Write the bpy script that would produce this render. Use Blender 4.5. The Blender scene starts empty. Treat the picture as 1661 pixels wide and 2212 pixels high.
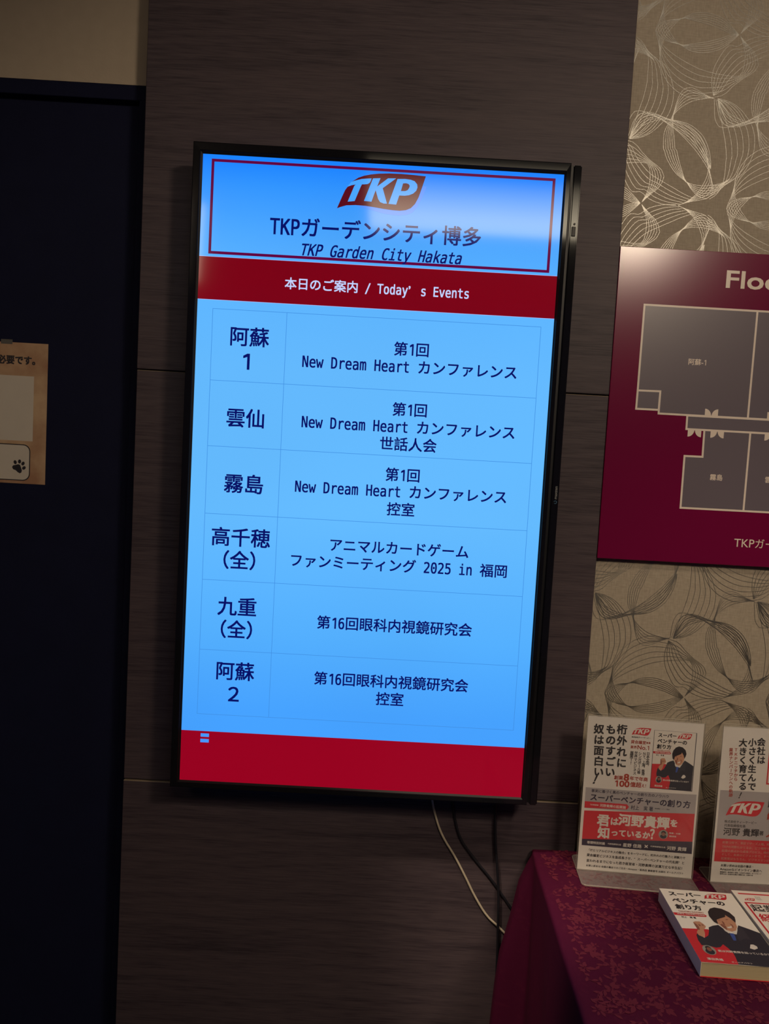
import bpy, bmesh, math, random, os
from mathutils import Matrix, Vector

# ---------------------------------------------------------------- camera, world, lights, exposure
sc = bpy.context.scene
col = sc.collection
cam_d = bpy.data.cameras.new('camera')
cam = bpy.data.objects.new('camera', cam_d)
col.objects.link(cam)
def cam_matrix(yaw, pitch, roll):
    base = Matrix(((1, 0, 0), (0, 0, -1), (0, 1, 0)))
    return Matrix.Rotation(yaw, 3, 'Z') @ base @ Matrix.Rotation(pitch, 3, 'X') @ Matrix.Rotation(roll, 3, 'Z')
cam.matrix_world = Matrix.Translation((0.02663, -1.568055, 1.503611)) @ cam_matrix(-0.007073, -0.069625, 0.055348).to_4x4()
cam_d.sensor_fit = 'VERTICAL'
cam_d.sensor_height = 36.0
cam_d.lens = 1660.0 / 2212.0 * 36.0
cam_d.clip_start = 0.02
sc.camera = cam

world = bpy.data.worlds.new('world')
sc.world = world
world.use_nodes = True
bgn = world.node_tree.nodes['Background']
bgn.inputs['Color'].default_value = (0.52, 0.42, 0.85, 1)
bgn.inputs['Strength'].default_value = 0.026

def area(name, loc, target, sx, sy, power, colour):
    l = bpy.data.lights.new(name, 'AREA')
    l.shape = 'RECTANGLE'; l.size = sx; l.size_y = sy
    l.energy = power; l.color = colour
    o = bpy.data.objects.new(name, l)
    col.objects.link(o)
    o.location = loc
    o.rotation_euler = (Vector(target) - Vector(loc)).to_track_quat('-Z', 'Y').to_euler()
    return o
WARM = (1.0, 0.80, 0.60)
def spot(name, loc, target, deg, blend, radius, power, colour):
    l = bpy.data.lights.new(name, 'SPOT')
    l.spot_size = math.radians(deg); l.spot_blend = blend; l.shadow_soft_size = radius
    l.energy = power; l.color = colour
    o = bpy.data.objects.new(name, l)
    col.objects.link(o)
    o.location = loc
    o.rotation_euler = (Vector(target) - Vector(loc)).to_track_quat('-Z', 'Y').to_euler()
    return o
spot('key_fill_light', (1.15, -2.1, 2.70), (0.38, 0.0, 1.26), 74, 0.45, 0.16, 120, WARM)
spot('key_fill_light', (0.95, -1.0, 2.66), (0.72, -0.18, 0.75), 44, 0.9, 0.08, 34, WARM)  # added fill from above, lifts the books, leaflets and table top
spot('key_fill_light', (-0.5, -1.0, 2.66), (0.37, -0.06, 0.42), 15, 1.0, 0.05, 170, WARM)  # added narrow beam that brightens the hanging fold of the cloth
area('key_fill_light', (-1.2, -2.6, 2.62), (-0.1, 0.0, 1.2), 0.5, 0.5, 5.0, WARM)  # added soft fill for the panelling and door on the left

sc.view_settings.view_transform = 'Standard'
sc.view_settings.look = 'None'
sc.view_settings.exposure = 0.0
sc.view_settings.gamma = 1.0
sc.view_settings.use_curve_mapping = False

# ---------------------------------------------------------------- measured outlines of the print (metres on each sheet)
D = {'scr_navy': [('TKPガーデンシティ博多', -0.0084, 0.4797, 0.03827, {'adv': 10.5}), ('TKP Garden City Hakata', 0.0049, 0.4395, 0.02794, {'it': 1, 'adv': 11}), ('阿蘇', -0.2391, 0.2695, 0.03853, {'adv': 2}), ('１', -0.2419, 0.2236, 0.0385, {'adv': 1}), ('第1回', 0.0719, 0.2633, 0.02772, {'adv': 2.5}), ('New Dream Heart カンファレンス', 0.0704, 0.2303, 0.02765, {'adv': 15}), ('雲仙', -0.2395, 0.115, 0.03818, {'adv': 2}), ('第1回', 0.0752, 0.1486, 0.02757, {'adv': 2.5}), ('New Dream Heart カンファレンス', 0.0744, 0.1156, 0.02763, {'adv': 15}), ('世話人会', 0.0755, 0.082, 0.02774, {'adv': 4}), ('霧島', -0.2377, -0.0116, 0.03898, {'adv': 2}), ('第1回', 0.0686, 0.0228, 0.02751, {'adv': 2.5}), ('New Dream Heart カンファレンス', 0.0672, -0.0093, 0.02757, {'adv': 15}), ('控室', 0.0685, -0.0441, 0.02767, {'adv': 2}), ('高千穂', -0.2394, -0.1159, 0.03869, {'adv': 3}), ('（全）', -0.24, -0.1605, 0.03785, {'adv': 3}), ('アニマルカードゲーム', 0.0693, -0.12, 0.02741, {'adv': 10}), ('ファンミーティング 2025 in 福岡', 0.0704, -0.1541, 0.02756, {'adv': 15.5}), ('九重', -0.2404, -0.2522, 0.03909, {'adv': 2}), ('（全）', -0.24, -0.2974, 0.03748, {'adv': 3}), ('第16回眼科内視鏡研究会', 0.069, -0.2736, 0.02778, {'adv': 11}), ('阿蘇', -0.2396, -0.3808, 0.03875, {'adv': 2}), ('２', -0.2402, -0.4267, 0.03831, {'adv': 1}), ('第16回眼科内視鏡研究会', 0.0687, -0.3853, 0.02778, {'adv': 11}), ('控室', 0.0681, -0.4202, 0.02811, {'adv': 2})], 'scr_white': [('本日のご案内 / Today’s Events', -0.0002, 0.3745, 0.02352, {'adv': 15})], 'grid': {'xl': -0.3105, 'xc': -0.1693, 'xr': 0.316, 'rows': [0.3199, 0.1849, 0.0593, -0.0715, -0.201, -0.3396, -0.469], 'frame': [-0.3239, 0.5972, 0.3253, 0.5966, -0.322, 0.422, 0.3235, 0.4215], 'band': [0.4165, 0.4165, 0.3363, 0.3372], 'foot': [-0.504, -0.5031], 'marks': [(-0.3018, -0.5083, -0.2853, -0.5152), (-0.302, -0.5194, -0.2853, -0.5265)]}, 'logo': {'flag': [(0.0, 0.0), (0.037, 0.016), (0.106, 0.039), (0.211, 0.048), (0.324, 0.046), (0.424, 0.036), (0.531, 0.023), (0.637, 0.014), (0.722, 0.012), (0.792, 0.023), (0.847, 0.048), (0.894, 0.099), (0.931, 0.176), (0.964, 0.288), (1.0, 0.414), (0.861, 0.421), (0.72, 0.425), (0.579, 0.423), (0.46, 0.414), (0.369, 0.4), (0.292, 0.381), (0.23, 0.357), (0.19, 0.33), (0.149, 0.301), (0.211, 0.325), (0.28, 0.344), (0.312, 0.286), (0.199, 0.278), (0.151, 0.266), (0.109, 0.247), (0.083, 0.208), (0.052, 0.134)], 'T': [(0.149, 0.303), (0.197, 0.322), (0.266, 0.343), (0.336, 0.352), (0.38, 0.356), (0.37, 0.323), (0.357, 0.302), (0.333, 0.289), (0.273, 0.284), (0.257, 0.248), (0.199, 0.092), (0.119, 0.081), (0.186, 0.261), (0.201, 0.278), (0.158, 0.269), (0.104, 0.247)], 'K': [(0.396, 0.357), (0.482, 0.364), (0.448, 0.269), (0.568, 0.367), (0.661, 0.372), (0.513, 0.254), (0.571, 0.084), (0.534, 0.083), (0.491, 0.097), (0.467, 0.13), (0.433, 0.227), (0.392, 0.096), (0.306, 0.1)], 'P': [(0.677, 0.366), (0.765, 0.371), (0.829, 0.366), (0.875, 0.352), (0.905, 0.319), (0.911, 0.285), (0.899, 0.247), (0.866, 0.214), (0.818, 0.192), (0.769, 0.184), (0.707, 0.183), (0.677, 0.079), (0.589, 0.083)], 'hole': [(0.743, 0.32), (0.778, 0.324), (0.807, 0.317), (0.822, 0.297), (0.816, 0.273), (0.8, 0.248), (0.773, 0.236), (0.723, 0.233)], 'shadow': [(0.106, 0.034), (0.212, 0.039), (0.426, -0.004), (0.533, -0.029), (0.64, -0.04), (0.725, -0.041), (0.816, -0.026), (0.871, 0.001), (0.917, 0.059), (0.955, 0.136), (0.986, 0.214), (1.017, 0.301), (0.973, 0.302), (0.931, 0.176), (0.894, 0.099), (0.847, 0.048), (0.722, 0.012), (0.531, 0.023), (0.324, 0.046)]}, 'logo_scr': [(-0.0842, 0.5189, 0.1642)], 'sign': {'A': [(0.5364, 1.8403), (0.7647, 1.8399), (0.7638, 1.6265), (0.5819, 1.6237), (0.5819, 1.6698), (0.5358, 1.6685)], 'small': [(0.5358, 1.6685), (0.5819, 1.6698), (0.5812, 1.6324), (0.5355, 1.6317)], 'corr': [(0.6404, 1.6222), (0.8073, 1.6252), (0.8097, 1.5987), (0.6409, 1.5972)], 'low': [(0.6768, 1.5951), (0.7716, 1.5966), (0.7714, 1.4369), (0.6421, 1.4362), (0.6413, 1.5422), (0.6787, 1.5424)], 'right': [(0.7647, 1.8399), (0.7878, 1.84), (0.8072, 1.6261), (0.7638, 1.6265)], 'lowr': [(0.7716, 1.5966), (0.8098, 1.5971), (0.8243, 1.4366), (0.7714, 1.4369)], 'doors': [[(0.6757, 1.6264), (0.7025, 1.6266)], [(0.6442, 1.5952), (0.6717, 1.5954)], [(0.6907, 1.5952), (0.7179, 1.5955)], [(0.8026, 1.6281), (0.831, 1.6284)], [(0.8012, 1.5973), (0.8284, 1.5975)]]}, 'sign_big': [('Floor', 0.7654, 1.898, 0.05499, {'bold': 0.02, 'adv': 2.45})], 'sign_lab': [('阿蘇-1', 0.6525, 1.7319, 0.01346, {'adv': 2.9}), ('霧島', 0.7099, 1.5019, 0.01338, {'adv': 2}), ('雲仙', 0.8228, 1.5028, 0.01355, {'adv': 2})], 'sign_txt': [('TKPガーデンシティ博多', 0.8746, 1.3707, 0.02144, {'adv': 10.9})], 'kr_txt': [('必要です。', -0.7466, 1.6667, 0.0191, {'bold': 0.02, 'adv': 4.65})], 'kraft': {'white': [(-0.8791, 1.6377), (-0.7143, 1.6344), (-0.7148, 1.4981), (-0.8768, 1.4961)], 'box': [(-0.8767, 1.4928), (-0.7306, 1.4909), (-0.7212, 1.4855), (-0.717, 1.4764), (-0.7178, 1.4271), (-0.7223, 1.4168), (-0.7302, 1.4137), (-0.8754, 1.4117)], 'pad': [(-0.7565, 1.4416), (-0.7542, 1.4453), (-0.7496, 1.4464), (-0.7436, 1.4483), (-0.7396, 1.4472), (-0.7375, 1.442), (-0.7353, 1.4354), (-0.7366, 1.4307), (-0.7401, 1.4292), (-0.7446, 1.4316), (-0.7487, 1.4354), (-0.754, 1.4371)], 'toes': [(-0.75, 1.4522), (-0.7408, 1.4542), (-0.7334, 1.4502), (-0.7312, 1.441)], 'sheet': [-0.6851, -0.6876, 1.7032, 1.4078]}, 's1_blk': [('桁外れに', 0.0671, 0.294, 0.0709, 0.2266, 0.02031, {'bold': 0.03}), ('ものすごい', 0.0455, 0.2924, 0.05, 0.2065, 0.02035, {'bold': 0.03}), ('奴は面白い', 0.0222, 0.2914, 0.0279, 0.2051, 0.02039, {'bold': 0.03}), ('！', 0.0274, 0.1884, 0.0274, 0.1884, 0.02048, {'bold': 0.03, 'it': 1})], 's1_sml': [('株式会社ティーケービー', 0.1049, 0.2809, 0.00336, {'adv': 11}), ('日本全国、', 0.1209, 0.2494, 0.1211, 0.2241, 0.00699, {}), ('ＮＹ、上海、香港', 0.1135, 0.2491, 0.1139, 0.2081, 0.007, {}), ('シンガポール等', 0.1051, 0.2485, 0.1057, 0.2103, 0.007, {}), ('世界でビジネス', 0.0975, 0.2493, 0.0977, 0.2082, 0.00701, {}), ('展開中!!', 0.0894, 0.249, 0.0891, 0.2281, 0.00701, {}), ('「ITとリアルビジネスの融合」をキーワードに、桁外れの行動力と洞察力で', 0.1132, 0.0446, 0.00578, {'adv': 33.2}), ('貸会議室ビジネスを急成長させ、“スーパーベンチャーの代名詞”と', 0.1128, 0.0342, 0.00629, {'adv': 30.5}), ('言われるまでになった若き経営者・河野貴輝の波瀾万丈な半生記！', 0.1129, 0.0229, 0.0064, {'adv': 30}), ('お買い求めは 全国の書店でのご注文・Amazon・販売店 書籍番号 出版社 オールアバウト', 0.1127, 0.0126, 0.00456, {'adv': 42})], 's1_red': [('貸会議室', 0.1004, 0.2711, 0.0074, {'adv': 4}), ('事業', 0.1195, 0.2711, 0.00437, {'adv': 2}), ('業界', 0.0919, 0.2605, 0.00622, {'adv': 2}), ('No.1', 0.111, 0.2611, 0.01061, {'adv': 2.35}), ('創業', 0.0675, 0.1967, 0.00881, {'bold': 0.02, 'adv': 2}), ('8', 0.0826, 0.1985, 0.01705, {'bold': 0.03, 'adv': 0.62}), ('年で年商', 0.1068, 0.1974, 0.00889, {'bold': 0.02, 'adv': 4}), ('100', 0.0748, 0.1849, 0.01523, {'bold': 0.03, 'adv': 1.95}), ('億超', 0.1016, 0.185, 0.011, {'bold': 0.02, 'adv': 2}), ('え！', 0.1192, 0.1844, 0.00779, {'bold': 0.02, 'adv': 1.7})], 's1_nvy': [('事実に基づく真のベンチャーの創り方のノウハウ', 0.0922, 0.1663, 0.00688, {'adv': 22}), ('スーパーベンチャーの創り方', 0.1126, 0.153, 0.01509, {'bold': 0.025, 'adv': 13}), ('村上\u3000実 著', 0.1174, 0.1386, 0.00967, {'adv': 4.5}), ('取材構成\u3000シリーズ著者', 0.1566, 0.1403, 0.00261, {'adv': 11})], 's1_wht': [('TKP創業者', 0.0244, 0.1376, 0.00335, {'adv': 5}), ('河野貴輝の起業論', 0.0607, 0.1375, 0.0064, {'adv': 8}), ('君', 0.0444, 0.1074, 0.02512, {'bold': 0.03, 'adv': 1}), ('は', 0.066, 0.1069, 0.01677, {'bold': 0.03, 'adv': 1}), ('河野貴輝', 0.1234, 0.1117, 0.02504, {'bold': 0.03, 'adv': 4}), ('を', 0.1815, 0.1133, 0.01629, {'bold': 0.03, 'adv': 1}), ('知', 0.0471, 0.0819, 0.0245, {'bold': 0.03, 'adv': 1}), ('っているか', 0.0989, 0.0843, 0.01549, {'bold': 0.03, 'adv': 5}), ('？', 0.1459, 0.0874, 0.0256, {'bold': 0.03, 'adv': 0.72}), ('推薦・対談', 0.1848, 0.0929, 0.00317, {'adv': 7}), ('澤田秀雄', 0.1811, 0.0865, 0.00342, {'adv': 4}), ('巻頭特別対談', 0.0334, 0.0602, 0.00589, {'adv': 6}), ('代表取締役社長', 0.0695, 0.0606, 0.00373, {'adv': 7}), ('星野 佳路', 0.1043, 0.0607, 0.00821, {'adv': 4.5}), ('×', 0.1316, 0.0615, 0.01257, {'adv': 0.7}), ('代表取締役社長', 0.1543, 0.0628, 0.0033, {'adv': 9}), ('河野 貴輝', 0.1908, 0.0621, 0.00853, {'adv': 4.5})], 's1': {'gray': [(0.005, 0.1694), (0.2204, 0.1749), (0.22, 0.1359), (0.0056, 0.1247)], 'red': [(0.0056, 0.1247), (0.22, 0.1359), (0.2202, 0.0791), (0.0054, 0.0663)], 'navy': [(0.0054, 0.0663), (0.2202, 0.0791), (0.2208, 0.054), (0.0057, 0.0535)], 'arrow': [(0.0054, 0.1437), (0.0878, 0.1441), (0.0922, 0.1392), (0.0886, 0.1335), (0.0056, 0.1303)], 'face': (0.1629, 0.089), 'cover': [(0.1298, 0.2979), (0.2097, 0.2976), (0.2101, 0.1815), (0.1303, 0.1818)], 'paper': [(-0.0005, 0.3172), (0.2238, 0.3173), (0.2249, -0.0), (0.0002, 0.0003)], 'acr': [(-0.002, 0.3221), (0.2276, 0.3226), (0.2285, -0.0005), (0.0003, -0.001)]}, 'logo_s1': [(0.0862, 0.285, 0.0371)], 's2_blk': [('会社は', 0.0759, 0.29, 0.0786, 0.2542, 0.01707, {'bold': 0.025}), ('小さく生んで', 0.0587, 0.2882, 0.0652, 0.2003, 0.01707, {'bold': 0.025}), ('大きく育てる', 0.0405, 0.2867, 0.0473, 0.1998, 0.01707, {'bold': 0.025}), ('！', 0.0478, 0.1813, 0.0478, 0.1813, 0.01535, {'it': 1, 'bold': 0.02}), ('河野 貴輝', 0.0525, 0.1071, 0.01648, {'bold': 0.02, 'adv': 4.3}), ('著', 0.0924, 0.1073, 0.00947, {'adv': 1}), ('起業家の', 0.1312, 0.1673, 0.01564, {'bold': 0.02, 'adv': 4})], 's2_red': [('ＴＫＰ', 0.0279, 0.2718, 0.0294, 0.2544, 0.00809, {}), ('ニッチから', 0.0301, 0.2461, 0.0325, 0.2134, 0.0081, {}), ('業界ナンバーワンへの軌跡', 0.0183, 0.2713, 0.0257, 0.181, 0.00809, {}), ('経営革命', 0.1306, 0.1421, 0.01509, {'bold': 0.03, 'adv': 4}), ('ノート', 0.1241, 0.1063, 0.01612, {'bold': 0.03, 'adv': 3})], 's2_sml': [('株式会社ティーケービー', 0.0498, 0.1276, 0.00584, {'adv': 11}), ('代表取締役社長', 0.039, 0.1196, 0.00605, {'adv': 7}), ('お買い求めは全国の書店・', 0.0512, 0.0384, 0.00554, {'adv': 12}), ('Amazonなどオンライン書店へ', 0.059, 0.0306, 0.00579, {'adv': 14.4}), ('書籍番号 : 経営者の 価格 : 2,000円 出版社 : ダイヤモンド', 0.0588, 0.0246, 0.00306, {'adv': 27}), ('販売の店 : 全国有名書店 書籍の全 : 出版の会', 0.0507, 0.0208, 0.00298, {'adv': 22})], 's2_pnk': [('創業12年で、東証マザーズ上場。時価総額', 0.0726, 0.0851, 0.00553, {'adv': 20}), ('TKPの河野たかてるは、どう場所で、何を', 0.0731, 0.0764, 0.00556, {'adv': 20}), ('起業の原点から成長プロセス、時代に立つ', 0.0734, 0.0682, 0.0056, {'adv': 20}), ('そして、未来のビジョンまで、すべてを記', 0.0738, 0.0606, 0.00563, {'adv': 20}), ('起業家はもちろん、ビジネスマン必読の書', 0.0741, 0.0524, 0.00568, {'adv': 20})], 'logo_s2': [(0.0189, 0.1392, 0.0742)], 's2': {'gray': [(0.0038, 0.1901), (0.0043, 0.0922)], 'red': [(0.0043, 0.0922), (0.0043, 0.0457)], 'acr': [(0.0015, 0.3218)], 'left': [(-0.0011, 0.0012), (0.0045, -0.0001)], 'cov': [(0.0915, 0.2715), (0.0924, 0.206)], 'paperTL': [(-0.0013, 0.3171)]}, 'cover': {'red': [(0, 0.582), (0.335, 0.57), (0.46, 0.72), (0.5, 0.86), (0.442, 1), (0, 1)], 'suit': [(0.51, 0.498), (0.429, 0.516), (0.363, 0.542), (0.332, 0.598), (0.292, 0.655), (0.221, 0.692), (0.162, 0.641), (0.138, 0.659), (0.12, 0.731), (0.129, 0.79), (0.216, 0.792), (0.294, 0.809), (0.353, 0.799), (0.409, 0.758), (0.444, 0.805), (0.469, 0.858), (0.463, 0.913), (0.442, 0.999), (0.993, 1.003), (0.996, 0.571), (0.883, 0.523), (0.777, 0.483), (0.733, 0.532), (0.666, 0.612), (0.589, 0.6), (0.545, 0.543)], 'lapel': [(0.777, 0.485), (0.804, 0.528), (0.808, 0.675), (0.738, 0.657), (0.645, 0.706), (0.674, 0.617), (0.726, 0.543)], 'fist': [(0.195, 0.486), (0.228, 0.473), (0.288, 0.47), (0.318, 0.501), (0.332, 0.533), (0.312, 0.556), (0.277, 0.58), (0.266, 0.624), (0.22, 0.687), (0.168, 0.662), (0.161, 0.625), (0.198, 0.59), (0.194, 0.53)], 'fist2': [(0.195, 0.486), (0.224, 0.512), (0.236, 0.549), (0.225, 0.588), (0.198, 0.59), (0.194, 0.53)], 'fist3': [(0.24, 0.516), (0.262, 0.51), (0.272, 0.531), (0.25, 0.538)], 'fist4': [(0.284, 0.508), (0.307, 0.512), (0.313, 0.528), (0.29, 0.527)], 'cuff': [(0.161, 0.626), (0.178, 0.651), (0.221, 0.692), (0.26, 0.635), (0.254, 0.611), (0.215, 0.638), (0.191, 0.623)], 'face': [(0.521, 0.424), (0.568, 0.399), (0.641, 0.379), (0.69, 0.346), (0.745, 0.394), (0.762, 0.454), (0.745, 0.509), (0.698, 0.561), (0.632, 0.581), (0.577, 0.563), (0.542, 0.515), (0.516, 0.473)], 'shade': [(0.54, 0.494), (0.565, 0.481), (0.602, 0.512), (0.589, 0.562), (0.56, 0.542)], 'shade2': [(0.594, 0.436), (0.611, 0.457), (0.601, 0.501), (0.581, 0.491), (0.585, 0.458)], 'shade3': [(0.673, 0.464), (0.701, 0.484), (0.7, 0.512), (0.68, 0.535), (0.684, 0.502)], 'eye1': [(0.541, 0.433), (0.563, 0.424), (0.593, 0.428), (0.564, 0.435)], 'eye2': [(0.645, 0.419), (0.674, 0.407), (0.701, 0.411), (0.676, 0.42)], 'teeth': [(0.6, 0.523), (0.64, 0.515), (0.68, 0.499), (0.665, 0.53), (0.62, 0.538)], 'hair': [(0.48, 0.464), (0.462, 0.383), (0.484, 0.322), (0.539, 0.27), (0.612, 0.246), (0.704, 0.26), (0.777, 0.305), (0.805, 0.369), (0.785, 0.419), (0.762, 0.454), (0.737, 0.395), (0.691, 0.348), (0.679, 0.376), (0.642, 0.389), (0.591, 0.406), (0.533, 0.428), (0.517, 0.489)], 'collar': [(0.618, 0.588), (0.718, 0.533), (0.73, 0.543), (0.673, 0.613)], 'collar2': [(0.545, 0.543), (0.618, 0.588), (0.578, 0.606), (0.548, 0.575)], 'tie': [(0.585, 0.603), (0.639, 0.605), (0.635, 0.641), (0.614, 0.697), (0.577, 0.699), (0.583, 0.65)], 'pocket': [(0.722, 0.785), (0.762, 0.735), (0.799, 0.733), (0.828, 0.753), (0.823, 0.778), (0.769, 0.799)], 'face2': [(0.188, 0.847)], 'arrow': [(0.001, 0.363), (0.412, 0.359), (0.435, 0.378), (0.416, 0.398), (0.005, 0.4)], 'logo': [(0.557, 0.121), (0.906, 0.022)]}, 'c_blk': [('スーパー', 0.084, 0.539, 0.076, 4, {'bold': 0.03}), ('ベンチャーの', 0.083, 0.801, 0.177, 6, {'bold': 0.03}), ('創り方', 0.078, 0.431, 0.274, 3, {'bold': 0.03}), ('村上\u3000実 著', 0.079, 0.271, 0.423, 4.5, {})], 'c_or': [('TAKATERU KAWANO', 0.085, 0.417, 0.34, 9, {})], 'c_wht': [('創業者 河野貴輝の起業論', 0.048, 0.41, 0.379, 11.5, {}), ('君は河野貴輝を知っているか？', 0.29, 0.936, 0.849, 14, {}), ('澤田秀雄', 0.094, 0.29, 0.958, 4, {}), ('オールアバウト', 0.372, 0.628, 0.976, 9, {})], 'bundles': {'a': ([(0.8184, 1.2487), (0.8003, 1.2547), (0.7857, 1.2622), (0.77, 1.2678), (0.7609, 1.2655), (0.7521, 1.2586), (0.7444, 1.2399), (0.7394, 1.2161), (0.7337, 1.2016), (0.7267, 1.1871), (0.7233, 1.1715), (0.7249, 1.1467), (0.726, 1.1469), (0.7315, 1.1306), (0.7424, 1.1133), (0.7566, 1.0974), (0.7754, 1.0847), (0.7872, 1.0705), (0.8012, 1.0587), (0.8181, 1.0542), (0.8346, 1.0671), (0.8496, 1.0828), (0.8626, 1.0954)], [(0.8184, 1.2487), (0.8055, 1.2491), (0.7929, 1.2467), (0.7838, 1.2438), (0.7724, 1.2403), (0.7558, 1.2299), (0.7412, 1.2156), (0.7395, 1.209), (0.7401, 1.1949), (0.7419, 1.1808), (0.7483, 1.1468), (0.7502, 1.1482), (0.7578, 1.1249), (0.7669, 1.1016), (0.776, 1.0848), (0.7958, 1.0793), (0.8159, 1.0789), (0.8355, 1.0826), (0.8515, 1.0883), (0.8626, 1.096)]), 'c': ([(0.6484, 1.1627), (0.6504, 1.1817), (0.6524, 1.1995), (0.6595, 1.2129), (0.6669, 1.2168), (0.681, 1.2158), (0.699, 1.2109), (0.7159, 1.2042), (0.7337, 1.2014), (0.7527, 1.1979), (0.772, 1.1907), (0.7894, 1.1798), (0.8011, 1.1663), (0.8096, 1.1501), (0.8137, 1.1362), (0.8177, 1.1115), (0.8165, 1.0983), (0.8088, 1.0788), (0.8006, 1.0652), (0.792, 1.0558), (0.7776, 1.0448), (0.7629, 1.038)], [(0.6619, 1.1646), (0.6768, 1.1678), (0.6936, 1.177), (0.7065, 1.1907), (0.7159, 1.2036), (0.7295, 1.1955), (0.7493, 1.1824), (0.7695, 1.1657), (0.7874, 1.1489), (0.8031, 1.1309), (0.8175, 1.1115), (0.8251, 1.094), (0.8301, 1.0776), (0.8294, 1.0656), (0.8203, 1.0549), (0.8008, 1.0497), (0.7777, 1.0436), (0.7629, 1.038)]), 'm': ([(0.4852, 1.2492), (0.4872, 1.2376), (0.492, 1.2202), (0.4998, 1.1936), (0.5081, 1.1621), (0.5125, 1.1339), (0.5118, 1.1376), (0.5119, 1.1091), (0.51, 1.0864), (0.5051, 1.0742), (0.4966, 1.0618), (0.4849, 1.0538)], [(0.4852, 1.2492), (0.5053, 1.2457), (0.527, 1.2351), (0.5446, 1.2184), (0.5576, 1.2014), (0.5654, 1.1771), (0.5662, 1.1511), (0.5624, 1.138), (0.5556, 1.1198), (0.544, 1.1025), (0.5305, 1.0947), (0.5183, 1.0857), (0.5011, 1.0812), (0.4829, 1.0802)]), 'g': ([(0.5326, 1.0829), (0.5349, 1.0985), (0.5395, 1.1154), (0.5499, 1.1326), (0.5652, 1.147), (0.5808, 1.1568), (0.6107, 1.1654), (0.6403, 1.161), (0.6698, 1.1532), (0.6753, 1.1441), (0.7006, 1.1218), (0.7192, 1.1097), (0.7283, 1.0995), (0.7298, 1.0888), (0.7224, 1.0717), (0.706, 1.0565), (0.6897, 1.0401)], [(0.535, 1.0633), (0.5396, 1.0684), (0.5597, 1.082), (0.5822, 1.0939), (0.6106, 1.1062), (0.6394, 1.1131), (0.6658, 1.1163), (0.681, 1.1177), (0.6964, 1.115), (0.7011, 1.1016), (0.7027, 1.0826), (0.6997, 1.0621), (0.6897, 1.0401)]), 'h': ([(0.6458, 1.1567), (0.6402, 1.1315), (0.6414, 1.109), (0.6497, 1.0869), (0.6671, 1.0604), (0.6857, 1.0602), (0.7008, 1.049), (0.719, 1.0416), (0.7382, 1.0379), (0.7594, 1.0373)], [(0.6458, 1.1567), (0.6601, 1.1469), (0.6706, 1.1296), (0.6797, 1.1182), (0.7015, 1.0968), (0.7298, 1.0817), (0.7519, 1.0709), (0.7715, 1.0612), (0.791, 1.0539)]), 'i': ([(0.5339, 1.0972), (0.5319, 1.0769), (0.5265, 1.0551), (0.5211, 1.0405), (0.5249, 1.0299), (0.5349, 1.0221), (0.553, 1.0159), (0.5709, 1.0132), (0.5893, 1.0035), (0.6108, 0.9998), (0.6307, 1.0015), (0.6536, 1.0093), (0.6733, 1.0248), (0.6864, 1.0375)], [(0.5339, 1.0972), (0.533, 1.0781), (0.5368, 1.0592), (0.5438, 1.0441), (0.5543, 1.0291), (0.5709, 1.0132), (0.5943, 1.0151), (0.6233, 1.0209), (0.6486, 1.0282), (0.6723, 1.0373), (0.6863, 1.0387)]), 'd': ([(0.4852, 1.2492), (0.4981, 1.2323), (0.513, 1.2202), (0.5312, 1.2118), (0.5525, 1.2071), (0.5618, 1.2081), (0.5781, 1.209), (0.5953, 1.2123), (0.6122, 1.2197), (0.6319, 1.2361), (0.6442, 1.2579), (0.6506, 1.2794), (0.6525, 1.2983)], [(0.4867, 1.2446), (0.4936, 1.2144), (0.5029, 1.1996), (0.5149, 1.1956), (0.5322, 1.1977), (0.5459, 1.202), (0.5595, 1.2077), (0.5718, 1.214), (0.5817, 1.2216), (0.6048, 1.2393), (0.6261, 1.2652), (0.6419, 1.286), (0.6525, 1.2983)])}, 'mirror': 1.0379}
ZT = 0.7036          # table top
random.seed(4)

# ---------------------------------------------------------------- helpers
def lin(r, g, b):
    f = lambda c: (c / 255) / 12.92 if c / 255 <= 0.04045 else ((c / 255 + 0.055) / 1.055) ** 2.4
    return (f(r), f(g), f(b), 1)

def nodes(m):
    m.use_nodes = True
    nt = m.node_tree
    return nt, nt.nodes['Principled BSDF']

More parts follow.
